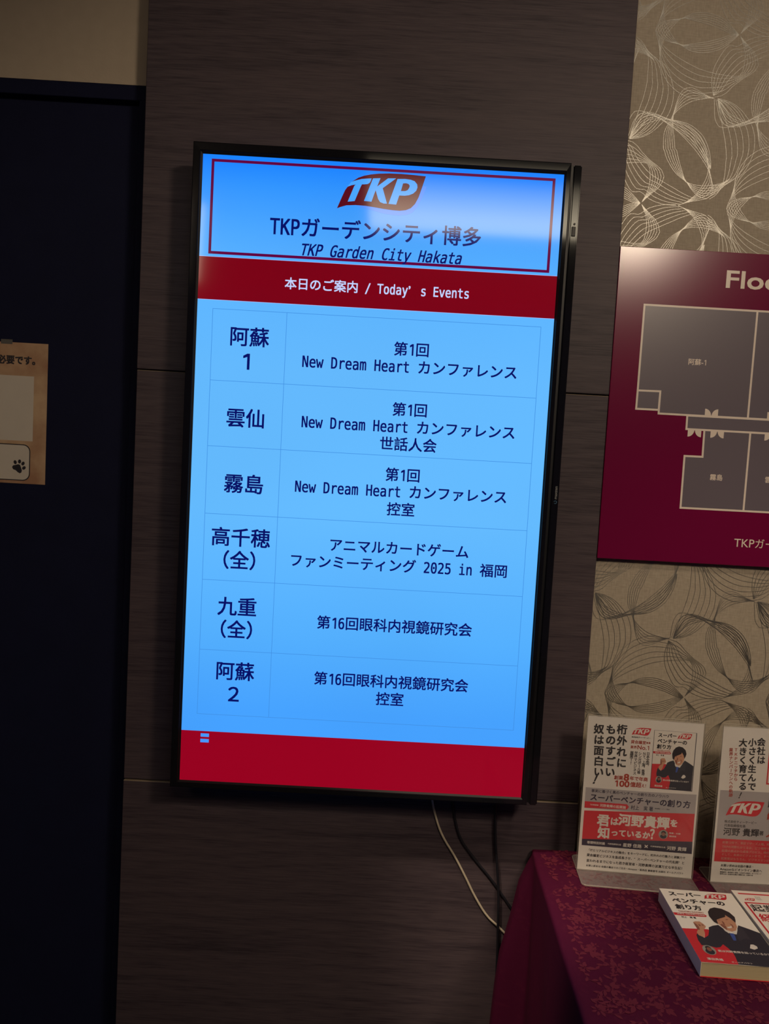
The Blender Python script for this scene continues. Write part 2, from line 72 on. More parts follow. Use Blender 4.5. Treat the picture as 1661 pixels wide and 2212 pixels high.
MATS = {}
def mat(name, c, rough=0.6, metal=0.0, spec=0.5, emit=None, estr=1.0, vary=0.0, vscale=40.0, bump=0.0, bscale=200.0, coat=0.0):
    """c is a linear colour; a little procedural noise varies it"""
    if name in MATS: return MATS[name]
    m = bpy.data.materials.new(name)
    nt, p = nodes(m)
    p.inputs['Base Color'].default_value = (*c[:3], 1)
    p.inputs['Roughness'].default_value = rough
    p.inputs['Metallic'].default_value = metal
    p.inputs['Specular IOR Level'].default_value = spec
    p.inputs['Coat Weight'].default_value = coat
    p.inputs['Coat Roughness'].default_value = 0.05
    if emit:
        p.inputs['Emission Color'].default_value = (*emit[:3], 1)
        p.inputs['Emission Strength'].default_value = estr
    tc = nt.nodes.new('ShaderNodeTexCoord')
    if vary > 0:
        n = nt.nodes.new('ShaderNodeTexNoise'); n.inputs['Scale'].default_value = vscale; n.inputs['Detail'].default_value = 6
        nt.links.new(tc.outputs['Object'], n.inputs['Vector'])
        mr = nt.nodes.new('ShaderNodeMapRange'); mr.inputs[3].default_value = 1 - vary; mr.inputs[4].default_value = 1 + vary
        nt.links.new(n.outputs['Fac'], mr.inputs[0])
        mx = nt.nodes.new('ShaderNodeVectorMath'); mx.operation = 'SCALE'; mx.inputs[0].default_value = c[:3]
        nt.links.new(mr.outputs[0], mx.inputs['Scale'])
        nt.links.new(mx.outputs[0], p.inputs['Base Color'])
    if bump > 0:
        n = nt.nodes.new('ShaderNodeTexNoise'); n.inputs['Scale'].default_value = bscale
        nt.links.new(tc.outputs['Object'], n.inputs['Vector'])
        b = nt.nodes.new('ShaderNodeBump'); b.inputs['Strength'].default_value = bump; b.inputs['Distance'].default_value = 0.001
        nt.links.new(n.outputs['Fac'], b.inputs['Height']); nt.links.new(b.outputs[0], p.inputs['Normal'])
    MATS[name] = m
    return m

def mesh(name, verts, faces, mats, parent=None, midx=None, smooth=False):
    me = bpy.data.meshes.new(name)
    me.from_pydata([tuple(v) for v in verts], [], faces)
    for m in (mats if isinstance(mats, (list, tuple)) else [mats]): me.materials.append(m)
    if midx:
        for pl, i in zip(me.polygons, midx): pl.material_index = i
    if smooth:
        for pl in me.polygons: pl.use_smooth = True
    me.update()
    o = bpy.data.objects.new(name, me)
    col.objects.link(o)
    if parent: o.parent = parent
    return o

def bm_obj(name, bm, mats, parent=None, smooth=False):
    me = bpy.data.meshes.new(name)
    bmesh.ops.recalc_face_normals(bm, faces=bm.faces)
    bm.to_mesh(me); bm.free()
    for m in (mats if isinstance(mats, (list, tuple)) else [mats]): me.materials.append(m)
    if smooth:
        for pl in me.polygons: pl.use_smooth = True
    o = bpy.data.objects.new(name, me); col.objects.link(o)
    if parent: o.parent = parent
    return o

def box_bm(x0, x1, y0, y1, z0, z1, bevel=0.0, seg=1, bm=None):
    b = bmesh.new()
    r = bmesh.ops.create_cube(b, size=1)
    for v in b.verts:
        v.co = (x0 + (v.co.x + .5) * (x1 - x0), y0 + (v.co.y + .5) * (y1 - y0), z0 + (v.co.z + .5) * (z1 - z0))
    if bevel > 0: bmesh.ops.bevel(b, geom=b.edges[:], offset=bevel, segments=seg, affect='EDGES')
    if bm is None: return b
    t = bpy.data.meshes.new('t'); b.to_mesh(t); b.free(); bm.from_mesh(t); bpy.data.meshes.remove(t)
    return bm

def prism_bm(pts, z0, z1, bevel=0.0, bm=None):
    """pts: plan outline (x, y) extruded from z0 to z1"""
    b = bmesh.new()
    vs = [b.verts.new((x, y, z0)) for x, y in pts]
    f = b.faces.new(vs)
    r = bmesh.ops.extrude_face_region(b, geom=[f])
    for v in r['geom']:
        if isinstance(v, bmesh.types.BMVert): v.co.z = z1
    if bevel: bmesh.ops.bevel(b, geom=[e for e in b.edges], offset=bevel, segments=1, affect='EDGES')
    return b

def empty(name, loc=(0, 0, 0), rz=0.0):
    o = bpy.data.objects.new(name, None); col.objects.link(o)
    o.location = loc; o.rotation_euler = (0, 0, rz); o.empty_display_size = 0.05
    return o

def tag(o, label=None, cat=None, group=None, kind=None):
    if label: o['label'] = label
    if cat: o['category'] = cat
    if group: o['group'] = group
    if kind: o['kind'] = kind
    return o

# ---------------------------------------------------------------- lettering: outlines taken from the fonts that come with Blender
FDIR = os.path.join(bpy.utils.system_resource('DATAFILES'), 'fonts')
def load_font(f):
    try: return bpy.data.fonts.load(os.path.join(FDIR, f))
    except Exception: return None
MONO = load_font('DejaVuSansMono.woff2')
_tc = bpy.data.curves.new('glyph', 'FONT')
_to = bpy.data.objects.new('glyph', _tc)
col.objects.link(_to)
DEFAULT = _tc.font
_tc.resolution_u = 3
def _mesh_of(s, font, bold):
    _tc.font = font; _tc.body = s; _tc.offset = bold
    dg = bpy.context.evaluated_depsgraph_get(); dg.update()
    me = bpy.data.meshes.new_from_object(_to.evaluated_get(dg), depsgraph=dg)
    v = [(p.co.x, p.co.y) for p in me.vertices]; f = [tuple(p.vertices) for p in me.polygons]
    bpy.data.meshes.remove(me)
    return v, f
def _w(s, font):
    v, f = _mesh_of(s, font, 0)
    return max(a for a, b in v) - min(a for a, b in v)
if DEFAULT is None:
    _tc.body = 'A'; DEFAULT = _tc.font
ADV = _w('国国', DEFAULT) - _w('国', DEFAULT)          # one em of the CJK glyphs
_kv, _ = _mesh_of('国', DEFAULT, 0)
KC = (min(b for a, b in _kv) + max(b for a, b in _kv)) / 2 / ADV      # its middle above the base line
_bar = _w('||', DEFAULT)
if MONO:
    MADV = _w('HH', MONO) - _w('H', MONO)
    _hv, _ = _mesh_of('H', MONO, 0); MCAP = max(b for a, b in _hv)
_hv, _ = _mesh_of('H', DEFAULT, 0); DCAP = max(b for a, b in _hv)
GC = {}
def half(ch): return ord(ch) < 0x250
def embolden(r, d):
    if d <= 0 or not r[0]: return r
    V = []; F = []
    k = d * .5
    for dx, dy in ((-k, -k), (k, -k), (k, k), (-k, k), (0, 0)) if d > .018 else ((-k, -k * .6), (k, k * .6), (-k, k * .6), (k, -k * .6)):
        b = len(V); V += [(a + dx, c + dy, (b // max(1, len(r[0]))) * 7e-6) for a, c in r[0]]; F += [tuple(i + b for i in f) for f in r[1]]
    return (V, F, r[2])
def glyph(ch, mode, bold):
    """outline in em units, centred on the CJK middle line, and its advance"""
    k = (ch, mode, bold)
    if k in GC: return GC[k]
    if ch in '1１':                                   # plain figure one: a stem and a flag
        h = .76; w = .5 if ch == '1' else 1.0; t = .085 if ch == '1' else .10; c = w / 2 + .03; k_ = .15 if ch == '1' else .20; y0 = -.03 - KC
        r = ([(c, y0), (c + t, y0), (c + t, y0 + h), (c, y0 + h), (c - k_, y0 + h - .11), (c - k_, y0 + h - .20), (c, y0 + h - .12)],
             [(0, 1, 2, 3, 6), (3, 4, 5, 6)], w if mode == 'mono' or ch == '１' else .55)
    elif ch in ' \u3000':
        r = ([], [], 0.5 if (mode == 'mono' and ch == ' ') else (0.3 if ch == ' ' else 1.0))
    elif half(ch) and (mode == 'mono' or ch == '1') and MONO:
        v, f = _mesh_of(ch, MONO, 0)
        sx, sy = 0.5 / MADV, 0.76 / MCAP
        r = ([(a * sx, b * sy - 0.03 - KC) for a, b in v], f, 0.5)
    elif half(ch):
        v, f = _mesh_of(ch, DEFAULT, 0)
        adv = _w('|' + ch + '|', DEFAULT) - _bar
        s = 0.76 / DCAP
        r = ([(a * s, b * s - 0.02 - KC) for a, b in v], f, adv * s)
    else:
        v, f = _mesh_of(ch, DEFAULT, 0)
        r = ([(a / ADV, b / ADV - KC) for a, b in v], f, 1.0)
        if ch == '’': r = (r[0], r[1], 1.0 if mode == 'mono' else 0.4)
    r = embolden(r, bold)
    GC[k] = r
    return r

def wm(o):
    """world matrix from the parent chain, without a depsgraph update"""
    return (wm(o.parent) @ o.matrix_parent_inverse @ o.matrix_basis) if o.parent else o.matrix_basis.copy()

class Print:
    """flat print on one sheet: polygons and lettering gathered per colour and layer"""
    def __init__(s, origin, right, up):
        s.o = Vector(origin); s.r = Vector(right); s.u = Vector(up); s.n = s.u.cross(s.r)   # n points away from the reader
        s.g = {}; s.k = 0
    def _add(s, key, pts, faces):
        V, F = s.g.setdefault(key, ([], []))
        s.k = (s.k + 1) % 12; e = s.k * 2.5e-6        # hair-thin steps so that overlapping print never coincides
        b = len(V); V += [(q[0], q[1], (q[2] if len(q) > 2 else 0) + e) for q in pts]; F += [tuple(i + b for i in f) for f in faces]
    def poly(s, pts, m, layer=1, name='print'):
        s._add((name, m.name, layer), [tuple(p) for p in pts], [tuple(range(len(pts)))])
    def rect(s, x0, z0, x1, z1, m, layer=1, name='print'):
        s.poly([(x0, z0), (x1, z0), (x1, z1), (x0, z1)], m, layer, name)
    def stroke(s, pts, w, m, layer=1, name='print', closed=False):
        n = len(pts)
        for i in range(n if closed else n - 1):
            a, b = Vector(pts[i]), Vector(pts[(i + 1) % n]); d = (b - a)
            if d.length < 1e-6: continue
            d.normalize(); q = Vector((-d.y, d.x)) * w / 2; a = a - d * w / 2; b = b + d * w / 2
            s.poly([a + q, a - q, b - q, b + q], m, layer, name)
    def disc(s, x, z, rx, rz, m, layer=1, name='print', rot=0.0, seg=24):
        c, t = math.cos(rot), math.sin(rot)
        s.poly([(x + rx * math.cos(k) * c - rz * math.sin(k) * t, z + rx * math.cos(k) * t + rz * math.sin(k) * c)
                for k in [2 * math.pi * i / seg for i in range(seg)]], m, layer, name)
    def text(s, txt, cx, cz, em, adv, m, layer=2, mode='mono', bold=0.012, it=0, name='lettering', fn=None):
        """adv: length of the line in em; the line is fitted to it"""
        L = [glyph(c, mode, bold) for c in txt]
        tot = sum(g[2] for g in L); sx = adv / tot
        x = -adv / 2
        for g in L:
            pts = []
            for q in g[0]:
                a, b = q[0], q[1]
                u = (x + a * sx) + (0.22 * b if it else 0)
                pts.append((cx + u * em, cz + b * em, q[2] if len(q) > 2 else 0))
            if pts: s._add((name, m.name, layer), pts, g[1])
            x += g[2] * sx
    def vtext(s, txt, x0, z0, x1, z1, em, m, layer=2, bold=0.01, it=0, name='lettering'):
        n = len(txt)
        for i, ch in enumerate(txt):
            t = i / max(1, n - 1); cx = x0 + (x1 - x0) * t; cz = z0 + (z1 - z0) * t
            g = glyph(ch, 'prop', bold); w = g[2]; pts = []
            for q in g[0]:
                a, b = q[0], q[1]
                a -= w / 2
                if ch in 'ー': a, b = b, -a
                if ch in '、。': a += .55; b += .55
                if it: a += .35 * b
                pts.append((cx + a * em, cz + b * em, q[2] if len(q) > 2 else 0))
            s._add((name, m.name, layer), pts, g[1])
    def logo(s, x, z, w, red, white, shadow=None, layer=1, fn=None):
        f = lambda P: [(fn((x + a * w, z + b * w)) if fn else (x + a * w, z + b * w)) for a, b in P]
        G = D['logo']
        if shadow: s.poly(f(G['shadow']), shadow, layer, 'emblem')
        s.poly(f(G['flag']), red, layer + 1, 'emblem')
        for k in 'TKP': s.poly(f(G[k]), white, layer + 2, 'emblem')
        s.poly(f(G['hole']), red, layer + 3, 'emblem')
    def build(s, parent, step=0.00016, stuff=False):
        inv = wm(parent).inverted() if parent else Matrix()
        out = []
        for (name, mn, layer), (V, F) in s.g.items():
            P = [s.o + s.r * a + s.u * b - s.n * (layer * step + e) for a, b, e in V]
            out.append(mesh(name, P, F, bpy.data.materials[mn]))
            o = out[-1]
            if parent:
                o.parent = parent; o.matrix_parent_inverse = inv
            if stuff: o['kind'] = 'stuff'
        s.g = {}
        return out
bpy.context.view_layer.update()

# ---------------------------------------------------------------- setting
def wood_mat():
    m = bpy.data.materials.new('dark_wood_veneer')
    nt, p = nodes(m)
    L = nt.links.new; N = nt.nodes.new
    tc = N('ShaderNodeTexCoord')
    mp = N('ShaderNodeMapping'); mp.inputs['Scale'].default_value = (2.4, 1.0, 70.0)
    L(tc.outputs['Object'], mp.inputs[0])
    warp = N('ShaderNodeTexNoise'); warp.inputs['Scale'].default_value = 2.2; warp.inputs['Detail'].default_value = 2
    L(tc.outputs['Object'], warp.inputs[0])
    ad = N('ShaderNodeVectorMath'); ad.operation = 'MULTIPLY_ADD'; ad.inputs[1].default_value = (0, 0, 3.0)
    L(warp.outputs['Color'], ad.inputs[0]); L(mp.outputs[0], ad.inputs[2])
    n1 = N('ShaderNodeTexNoise'); n1.inputs['Scale'].default_value = 1.0; n1.inputs['Detail'].default_value = 5; n1.inputs['Roughness'].default_value = .6
    L(ad.outputs[0], n1.inputs[0])
    mp2 = N('ShaderNodeMapping'); mp2.inputs['Scale'].default_value = (16, 1.0, 420.0)
    L(tc.outputs['Object'], mp2.inputs[0])
    n2 = N('ShaderNodeTexNoise'); n2.inputs['Scale'].default_value = 1.0; n2.inputs['Detail'].default_value = 3
    L(mp2.outputs[0], n2.inputs[0])
    mp3 = N('ShaderNodeMapping'); mp3.inputs['Scale'].default_value = (1.2, 1.0, 9.0)
    L(tc.outputs['Object'], mp3.inputs[0])
    n3 = N('ShaderNodeTexNoise'); n3.inputs['Scale'].default_value = 1.0; n3.inputs['Detail'].default_value = 2
    L(mp3.outputs[0], n3.inputs[0])
    mx = N('ShaderNodeMath'); mx.operation = 'MULTIPLY'; L(n1.outputs['Fac'], mx.inputs[0]); mx.inputs[1].default_value = .45
    m2 = N('ShaderNodeMath'); m2.operation = 'MULTIPLY_ADD'; L(n2.outputs['Fac'], m2.inputs[0]); m2.inputs[1].default_value = .46; L(mx.outputs[0], m2.inputs[2])
    m3 = N('ShaderNodeMath'); m3.operation = 'MULTIPLY_ADD'; L(n3.outputs['Fac'], m3.inputs[0]); m3.inputs[1].default_value = .25; L(m2.outputs[0], m3.inputs[2])
    cr = N('ShaderNodeValToRGB')
    e = cr.color_ramp.elements
    e[0].position = .44; e[0].color = (.027, .019, .025, 1)
    e[1].position = .72; e[1].color = (.078, .057, .063, 1)
    k = cr.color_ramp.elements.new(.56); k.color = (.056, .041, .048, 1)
    L(m3.outputs[0], cr.inputs[0]); L(cr.outputs[0], p.inputs['Base Color'])
    b = N('ShaderNodeBump'); b.inputs['Strength'].default_value = .35; b.inputs['Distance'].default_value = .0006
    L(m2.outputs[0], b.inputs['Height']); L(b.outputs[0], p.inputs['Normal'])
    p.inputs['Roughness'].default_value = .55; p.inputs['Specular IOR Level'].default_value = .3
    return m
WOOD = wood_mat()
WOOD_EDGE = mat('panel_edge', (.20, .15, .10), .7)
DARK = mat('dark_gap', (.01, .008, .008), .9)

back = mesh('wall_back', *(lambda v, f: (v, f))([(-.476, .014, 0), (.478, .014, 0), (.478, .014, 2.75), (-.476, .014, 2.75)] + [(-.476, .03, 0), (.478, .03, 0), (.478, .03, 2.75), (-.476, .03, 2.75)],
            [(0, 1, 2, 3), (4, 7, 6, 5), (0, 4, 5, 1), (1, 5, 6, 2), (2, 6, 7, 3), (3, 7, 4, 0)]), DARK)
tag(back, 'dark brown wood veneer panelling behind the screen', kind='structure')
zs = [0.0, .8037, 1.6556, 2.507, 2.75]
for i in range(4):
    z0, z1 = zs[i] + (.0012 if i else 0), zs[i + 1] - .0012
    fy = (0.0, .0022, 0.0008, 0.0)[i]
    b = box_bm(-.4775, .479, fy, .014, z0, z1, .0012)
    p_ = bm_obj('wood_panel', b, [WOOD, WOOD_EDGE], back)
    for pl in p_.data.polygons:                       # the sawn top edge of each board is paler
        if pl.normal.z > .5: pl.material_index = 1

def wall_mat():
    m = bpy.data.materials.new('beige_wallpaper')
    nt, p = nodes(m); L = nt.links.new; N = nt.nodes.new
    tc = N('ShaderNodeTexCoord')
    mps = []
    for sc_ in ((420, 1, 60), (60, 1, 420)):
        mp = N('ShaderNodeMapping'); mp.inputs['Scale'].default_value = sc_; L(tc.outputs['Object'], mp.inputs[0])
        n = N('ShaderNodeTexNoise'); n.inputs['Scale'].default_value = 1; n.inputs['Detail'].default_value = 2; L(mp.outputs[0], n.inputs[0]); mps.append(n)
    a = N('ShaderNodeMath'); a.operation = 'ADD'; L(mps[0].outputs['Fac'], a.inputs[0]); L(mps[1].outputs['Fac'], a.inputs[1])
    mr = N('ShaderNodeMapRange'); mr.inputs[1].default_value = .6; mr.inputs[2].default_value = 1.4; mr.inputs[3].default_value = .8; mr.inputs[4].default_value = 1.18
    L(a.outputs[0], mr.inputs[0])
    s = N('ShaderNodeVectorMath'); s.operation = 'SCALE'; s.inputs[0].default_value = (.34, .29, .222); L(mr.outputs[0], s.inputs['Scale'])
    L(s.outputs[0], p.inputs['Base Color'])
    b = N('ShaderNodeBump'); b.inputs['Strength'].default_value = .4; b.inputs['Distance'].default_value = .0004
    L(a.outputs[0], b.inputs['Height']); L(b.outputs[0], p.inputs['Normal'])
    p.inputs['Roughness'].default_value = .62; p.inputs['Specular IOR Level'].default_value = .25
    return m
WALLP = wall_mat()
wr = bm_obj('wall_right', box_bm(.40, 2.6, .015, .12, 0, 2.75), WALLP)
tag(wr, 'beige textured wallpaper with sweeping metallic line pattern', kind='structure')

# the wallpaper's drawn bundles of lines, repeated on its half-drop lattice
def resample(P, n):
    pts = [Vector((a, b)) for a, b in P]
    ext = [pts[0] * 2 - pts[1]] + pts + [pts[-1] * 2 - pts[-2]]
    fine = []
    for i in range(1, len(ext) - 2):
        p0, p1, p2, p3 = ext[i - 1:i + 3]
        for k in range(8):
            t = k / 8
            fine.append(.5 * ((2 * p1) + (p2 - p0) * t + (2 * p0 - 5 * p1 + 4 * p2 - p3) * t * t + (3 * p1 - p0 - 3 * p2 + p3) * t ** 3))
    fine.append(ext[-2])
    d = [0.0]
    for a, b in zip(fine, fine[1:]): d.append(d[-1] + (b - a).length)
    out = []; j = 0
    for i in range(n):
        s_ = d[-1] * i / (n - 1)
        while j < len(d) - 2 and d[j + 1] < s_: j += 1
        w = (s_ - d[j]) / max(1e-9, d[j + 1] - d[j])
        out.append(fine[j].lerp(fine[j + 1], min(1, w)))
    return out
lines = []
MZ = D['mirror']
for k, (A, B) in D['bundles'].items():
    n = 40 if k in 'ac' else 26
    A = resample(A, n); B = resample(B, n)
    for q in range(6):
        t = q / 5
        Ln = [a.lerp(b, t) for a, b in zip(A, B)]
        lines.append(Ln)
        lines.append([Vector((v.x, 2 * MZ - v.y)) for v in Ln])
V = []; F = []
LW = .00040
for li, ln in enumerate(lines):
    yy = .0147 - li * 4e-6
    ribs = []
    for i, v in enumerate(ln):
        d = (ln[min(i + 1, len(ln) - 1)] - ln[max(i - 1, 0)])
        d = d.normalized() if d.length > 1e-7 else Vector((1, 0))
        q = Vector((-d.y, d.x)) * LW
        ribs.append((v + q, v - q))
    mx_ = min(v.x for v in ln); Mx_ = max(v.x for v in ln); mz_ = min(v.y for v in ln); Mz_ = max(v.y for v in ln)
    for a in range(-8, 9):
        for b in range(-6, 9):
            ox = a * .34 + (.17 if b % 2 else 0) ; oz = b * .335
            if Mx_ + ox < .476 or mx_ + ox > 1.5 or Mz_ + oz < .6 or mz_ + oz > 2.74: continue
            base = len(V)
            for r0, r1 in ribs:
                V.append((r0.x + ox, yy, r0.y + oz)); V.append((r1.x + ox, yy, r1.y + oz))
            for i in range(len(ribs) - 1):
                cx = V[base + 2 * i]
                if .46 < cx[0] < 1.6 and .55 < cx[2] < 2.745:
                    F.append((base + 2 * i, base + 2 * i + 1, base + 2 * i + 3, base + 2 * i + 2))
FOIL = mat('metallic_ink', (.30, .29, .26), .45, metal=1.0, vary=.25, vscale=900)
pt = mesh('pattern', V, F, FOIL, wr); tag(pt, kind='stuff')

# left side: cream wall above, dark navy door in its frame, set back behind the panelling
CREAM = mat('cream_paint', (.40, .33, .245), .8, vary=.06, bump=.2)
wl = bm_obj('wall_left', box_bm(-2.4, -.40, .05, .16, 2.2300, 2.75), CREAM)
tag(wl, 'cream painted wall above the navy door', kind='structure')
NAVY = mat('navy_paint', (.0068, .0082, .026), .75, spec=.12, vary=.2, vscale=14, bump=.3, bscale=500)
dr = bm_obj('door_1', box_bm(-2.3, -.505, .070, .11, 0, 2.2), NAVY)
tag(dr, 'dark navy door with a notice taped to it', kind='structure')
bm_ = box_bm(-2.4, -.40, .050, .13, 2.2005, 2.2298, .001)
fr = bm_obj('door_frame', bm_, NAVY, dr)
fr2 = bm_obj('door_frame', box_bm(-.506, -.40, .050, .13, 0, 2.2003, .001), NAVY, dr)

CARPET = mat('dark_carpet', (.03, .02, .022), .95, vary=.4, vscale=60, bump=.6)
fl = bm_obj('floor', box_bm(-2.6, 3.4, -4.6, .2, -.1, 0), CARPET); tag(fl, 'dark carpeted floor', kind='structure')
CEIL = mat('ceiling_paint', (.22, .19, .15), .85, vary=.05)
ce = bm_obj('ceiling', box_bm(-2.6, 3.4, -4.6, .2, 2.75, 2.85), CEIL); tag(ce, 'dim ceiling', kind='structure')

# ceiling light panel behind the photographer, seen as the warm glare in the glossy surfaces
cl_ = empty('ceiling_light', (.595, -2.5, 2.75))
tag(cl_, 'flat warm light panel on the ceiling, seen as glare in the screen', 'ceiling light')
LAMPM = mat('lit_diffuser', (.8, .7, .5), .5, emit=(1.0, .84, .60), estr=4.5)
_nt = LAMPM.node_tree; _tc2 = _nt.nodes.new('ShaderNodeTexCoord'); _sp = _nt.nodes.new('ShaderNodeSeparateXYZ'); _mr = _nt.nodes.new('ShaderNodeMapRange')
_nt.links.new(_tc2.outputs['Object'], _sp.inputs[0]); _nt.links.new(_sp.outputs['Y'], _mr.inputs[0])      # emission graded, stronger on the far side, to shape the glare's fade
_mr.inputs[1].default_value = -.05; _mr.inputs[2].default_value = .5; _mr.inputs[3].default_value = 7.5; _mr.inputs[4].default_value = .4
_nt.links.new(_mr.outputs[0], _nt.nodes['Principled BSDF'].inputs['Emission Strength'])
WHITEM = mat('white_metal', (.5, .48, .44), .4)
o = bm_obj('diffuser', box_bm(-.70, .70, -.30, .50, -.022, -.010), LAMPM, cl_)
bmf = bmesh.new()
for a in ((-.72, -.70, -.33, .53), (.70, .72, -.33, .53), (-.70, .70, -.33, -.30), (-.70, .70, .50, .53)):
    box_bm(a[0], a[1], a[2], a[3], -.025, 0, .002, bm=bmf)
bm_obj('frame', bmf, WHITEM, cl_)

# ---------------------------------------------------------------- television
SCR_C = Vector((0, -.08, 1.45)); SW, SH = .3402, .6048
tv = empty('television', (0, 0, 1.45))
tag(tv, 'tall wall-mounted television showing the list of events in blue and red', 'television')
def tvp(o):
    o.parent = tv; o.matrix_parent_inverse = Matrix.Translation((0, 0, -1.45)); return o

def screen_mat():
    m = bpy.data.materials.new('lit_screen_blue')
    nt, p = nodes(m); L = nt.links.new; N = nt.nodes.new
    p.inputs['Base Color'].default_value = (.004, .004, .006, 1)
    p.inputs['Roughness'].default_value = .07
    tc = N('ShaderNodeTexCoord')
    n = N('ShaderNodeTexNoise'); n.inputs['Scale'].default_value = 3.0; n.inputs['Detail'].default_value = 1
    L(tc.outputs['Object'], n.inputs[0])
    sep = N('ShaderNodeSeparateXYZ'); L(tc.outputs['Object'], sep.inputs[0])
    mr = N('ShaderNodeMapRange'); L(sep.outputs['Z'], mr.inputs[0])       # backlight is weaker towards the top of the panel
    mr.inputs[1].default_value = -.6; mr.inputs[2].default_value = .6
    cr = N('ShaderNodeValToRGB'); e = cr.color_ramp.elements
    e[0].position = 0.0; e[0].color = lin(66, 158, 255)
    e[1].position = 1.0; e[1].color = lin(22, 130, 255)
    for pos, c in ((.12, (70, 162, 255)), (.25, (84, 176, 255)), (.45, (100, 187, 255)), (.68, (100, 186, 255)), (.82, (92, 180, 255)), (.90, (72, 164, 255)), (.96, (48, 148, 255))):
        k = cr.color_ramp.elements.new(pos); k.color = lin(*c)
    L(mr.outputs[0], cr.inputs[0])
    m2 = N('ShaderNodeMapRange'); L(n.outputs['Fac'], m2.inputs[0]); m2.inputs[3].default_value = .93; m2.inputs[4].default_value = 1.05
    s = N('ShaderNodeVectorMath'); s.operation = 'SCALE'; L(cr.outputs[0], s.inputs[0]); L(m2.outputs[0], s.inputs['Scale'])
    L(s.outputs[0], p.inputs['Emission Color']); p.inputs['Emission Strength'].default_value = 1.0
    return m
SB = screen_mat()
def sm(name, rgb, k=1.0):
    m = mat(name, (.004, .004, .006), .07, emit=lin(*rgb), estr=k)
    return m
S_NAVY = sm('screen_navy', (4, 14, 100)); S_RED = sm('screen_red', (122, 0, 20)); S_RED2 = sm('screen_bright_red', (150, 0, 30))
S_WHITE = sm('screen_white', (196, 210, 255)); S_LINE = sm('screen_line', (62, 140, 222)); S_FR = sm('screen_frame_red', (96, 0, 62))
S_LOGO = sm('screen_logo_red', (88, 8, 26)); S_LET = sm('screen_logo_blue', (72, 165, 255)); S_SH = sm('screen_logo_shadow', (74, 142, 255)); S_LIP = sm('screen_pale_line', (170, 190, 255))
S_MARK = sm('screen_mark', (70, 150, 255))

sp = tvp(mesh('screen', [(-SW, -.08, -SH + 1.45), (SW, -.08, -SH + 1.45), (SW, -.08, SH + 1.45), (-SW, -.08, SH + 1.45)], [(0, 1, 2, 3)], SB))
sp.data.transform(Matrix.Translation((0, 0, -1.45))); sp.matrix_parent_inverse = Matrix()
P = Print((0, -.08, 0), (1, 0, 0), (0, 0, 1))
P.o.z = 1.45
G = D['grid']
P.rect(-SW, .3368, SW, .4165, S_RED, 1, 'header_band')
P.rect(-SW, .3360, SW, .3368, S_LIP, 1, 'header_band'); P.rect(-SW, .4165, SW, .4172, S_LIP, 1, 'header_band')
P.rect(-SW, -SH, SW, -.5036, S_RED2, 1, 'footer_band')
for x0, z0, x1, z1 in G['marks']: P.rect(x0, z1, x1, z0, S_MARK, 2, 'footer_mark')
w = .0052
P.stroke([(-.3235 + w / 2, .5968 - w / 2), (.3245 - w / 2, .5968 - w / 2), (.3245 - w / 2, .4218 + w / 2), (-.3235 + w / 2, .4218 + w / 2)], w, S_FR, 1, 'header_frame', True)
for z in G['rows']: P.stroke([(G['xl'], z), (G['xr'], z)], .0009, S_LINE, 1, 'table_grid')
for x in (G['xl'], G['xc'], G['xr']): P.stroke([(x, G['rows'][0]), (x, G['rows'][-1])], .0009, S_LINE, 1, 'table_grid')
x, z, w = D['logo_scr'][0]
P.logo(x, z, w, S_LOGO, S_LET, S_SH, 1)
P.build(sp)
def adv_mono(t): return sum(.5 if (half(c)) else 1.0 for c in t)
for lay, mm in (('scr_navy', S_NAVY), ('scr_white', S_WHITE)):
    for txt, cx, cz, em, kw in D[lay]:
        if ' / ' in txt:                              # the heading is several words side by side
            x_ = cx - adv_mono(txt) / 2 * em
            for w_ in txt.split(' '):
                a_ = adv_mono(w_) * em
                P.text(w_, x_ + a_ / 2, cz, em, adv_mono(w_), mm, 2, 'mono', .030); P.build(sp)
                x_ += a_ + .5 * em
            continue
        P.text(txt, cx, cz, em, adv_mono(txt), mm, 2, 'mono', .030, kw.get('it', 0))
        P.build(sp)

GLOSS = mat('glossy_black_plastic', (.006, .006, .008), .06, spec=.55)
MATTEB = mat('matte_black_plastic', (.006, .006, .007), .45, spec=.3)
def ring(name, prof, m, L_, R_, T_, B_):
    """prof: (fraction 0..1 of the side's width outward, y)"""
    V = []; F = []
    for f, y in prof:
        V += [(-SW - L_ * f, y, -SH - B_ * f), (SW + R_ * f, y, -SH - B_ * f), (SW + R_ * f, y, SH + T_ * f), (-SW - L_ * f, y, SH + T_ * f)]
    for i in range(len(prof) - 1):
        for k in range(4):
            a = i * 4 + k; b = i * 4 + (k + 1) % 4
            F.append((a, b, b + 4, a + 4))
    return mesh(name, V, F, m, tv)
ring('bezel_lip', [(0, -.0794), (0, -.0806), (.20, -.0832), (.24, -.0842)], MATTEB, .018, .0118, .0207, .0134)
ring('bezel', [(.24, -.0842), (.28, -.0849), (.90, -.0851), (.97, -.0845), (1.0, -.0830), (1.0, -.055)], GLOSS, .018, .0118, .0207, .0134)
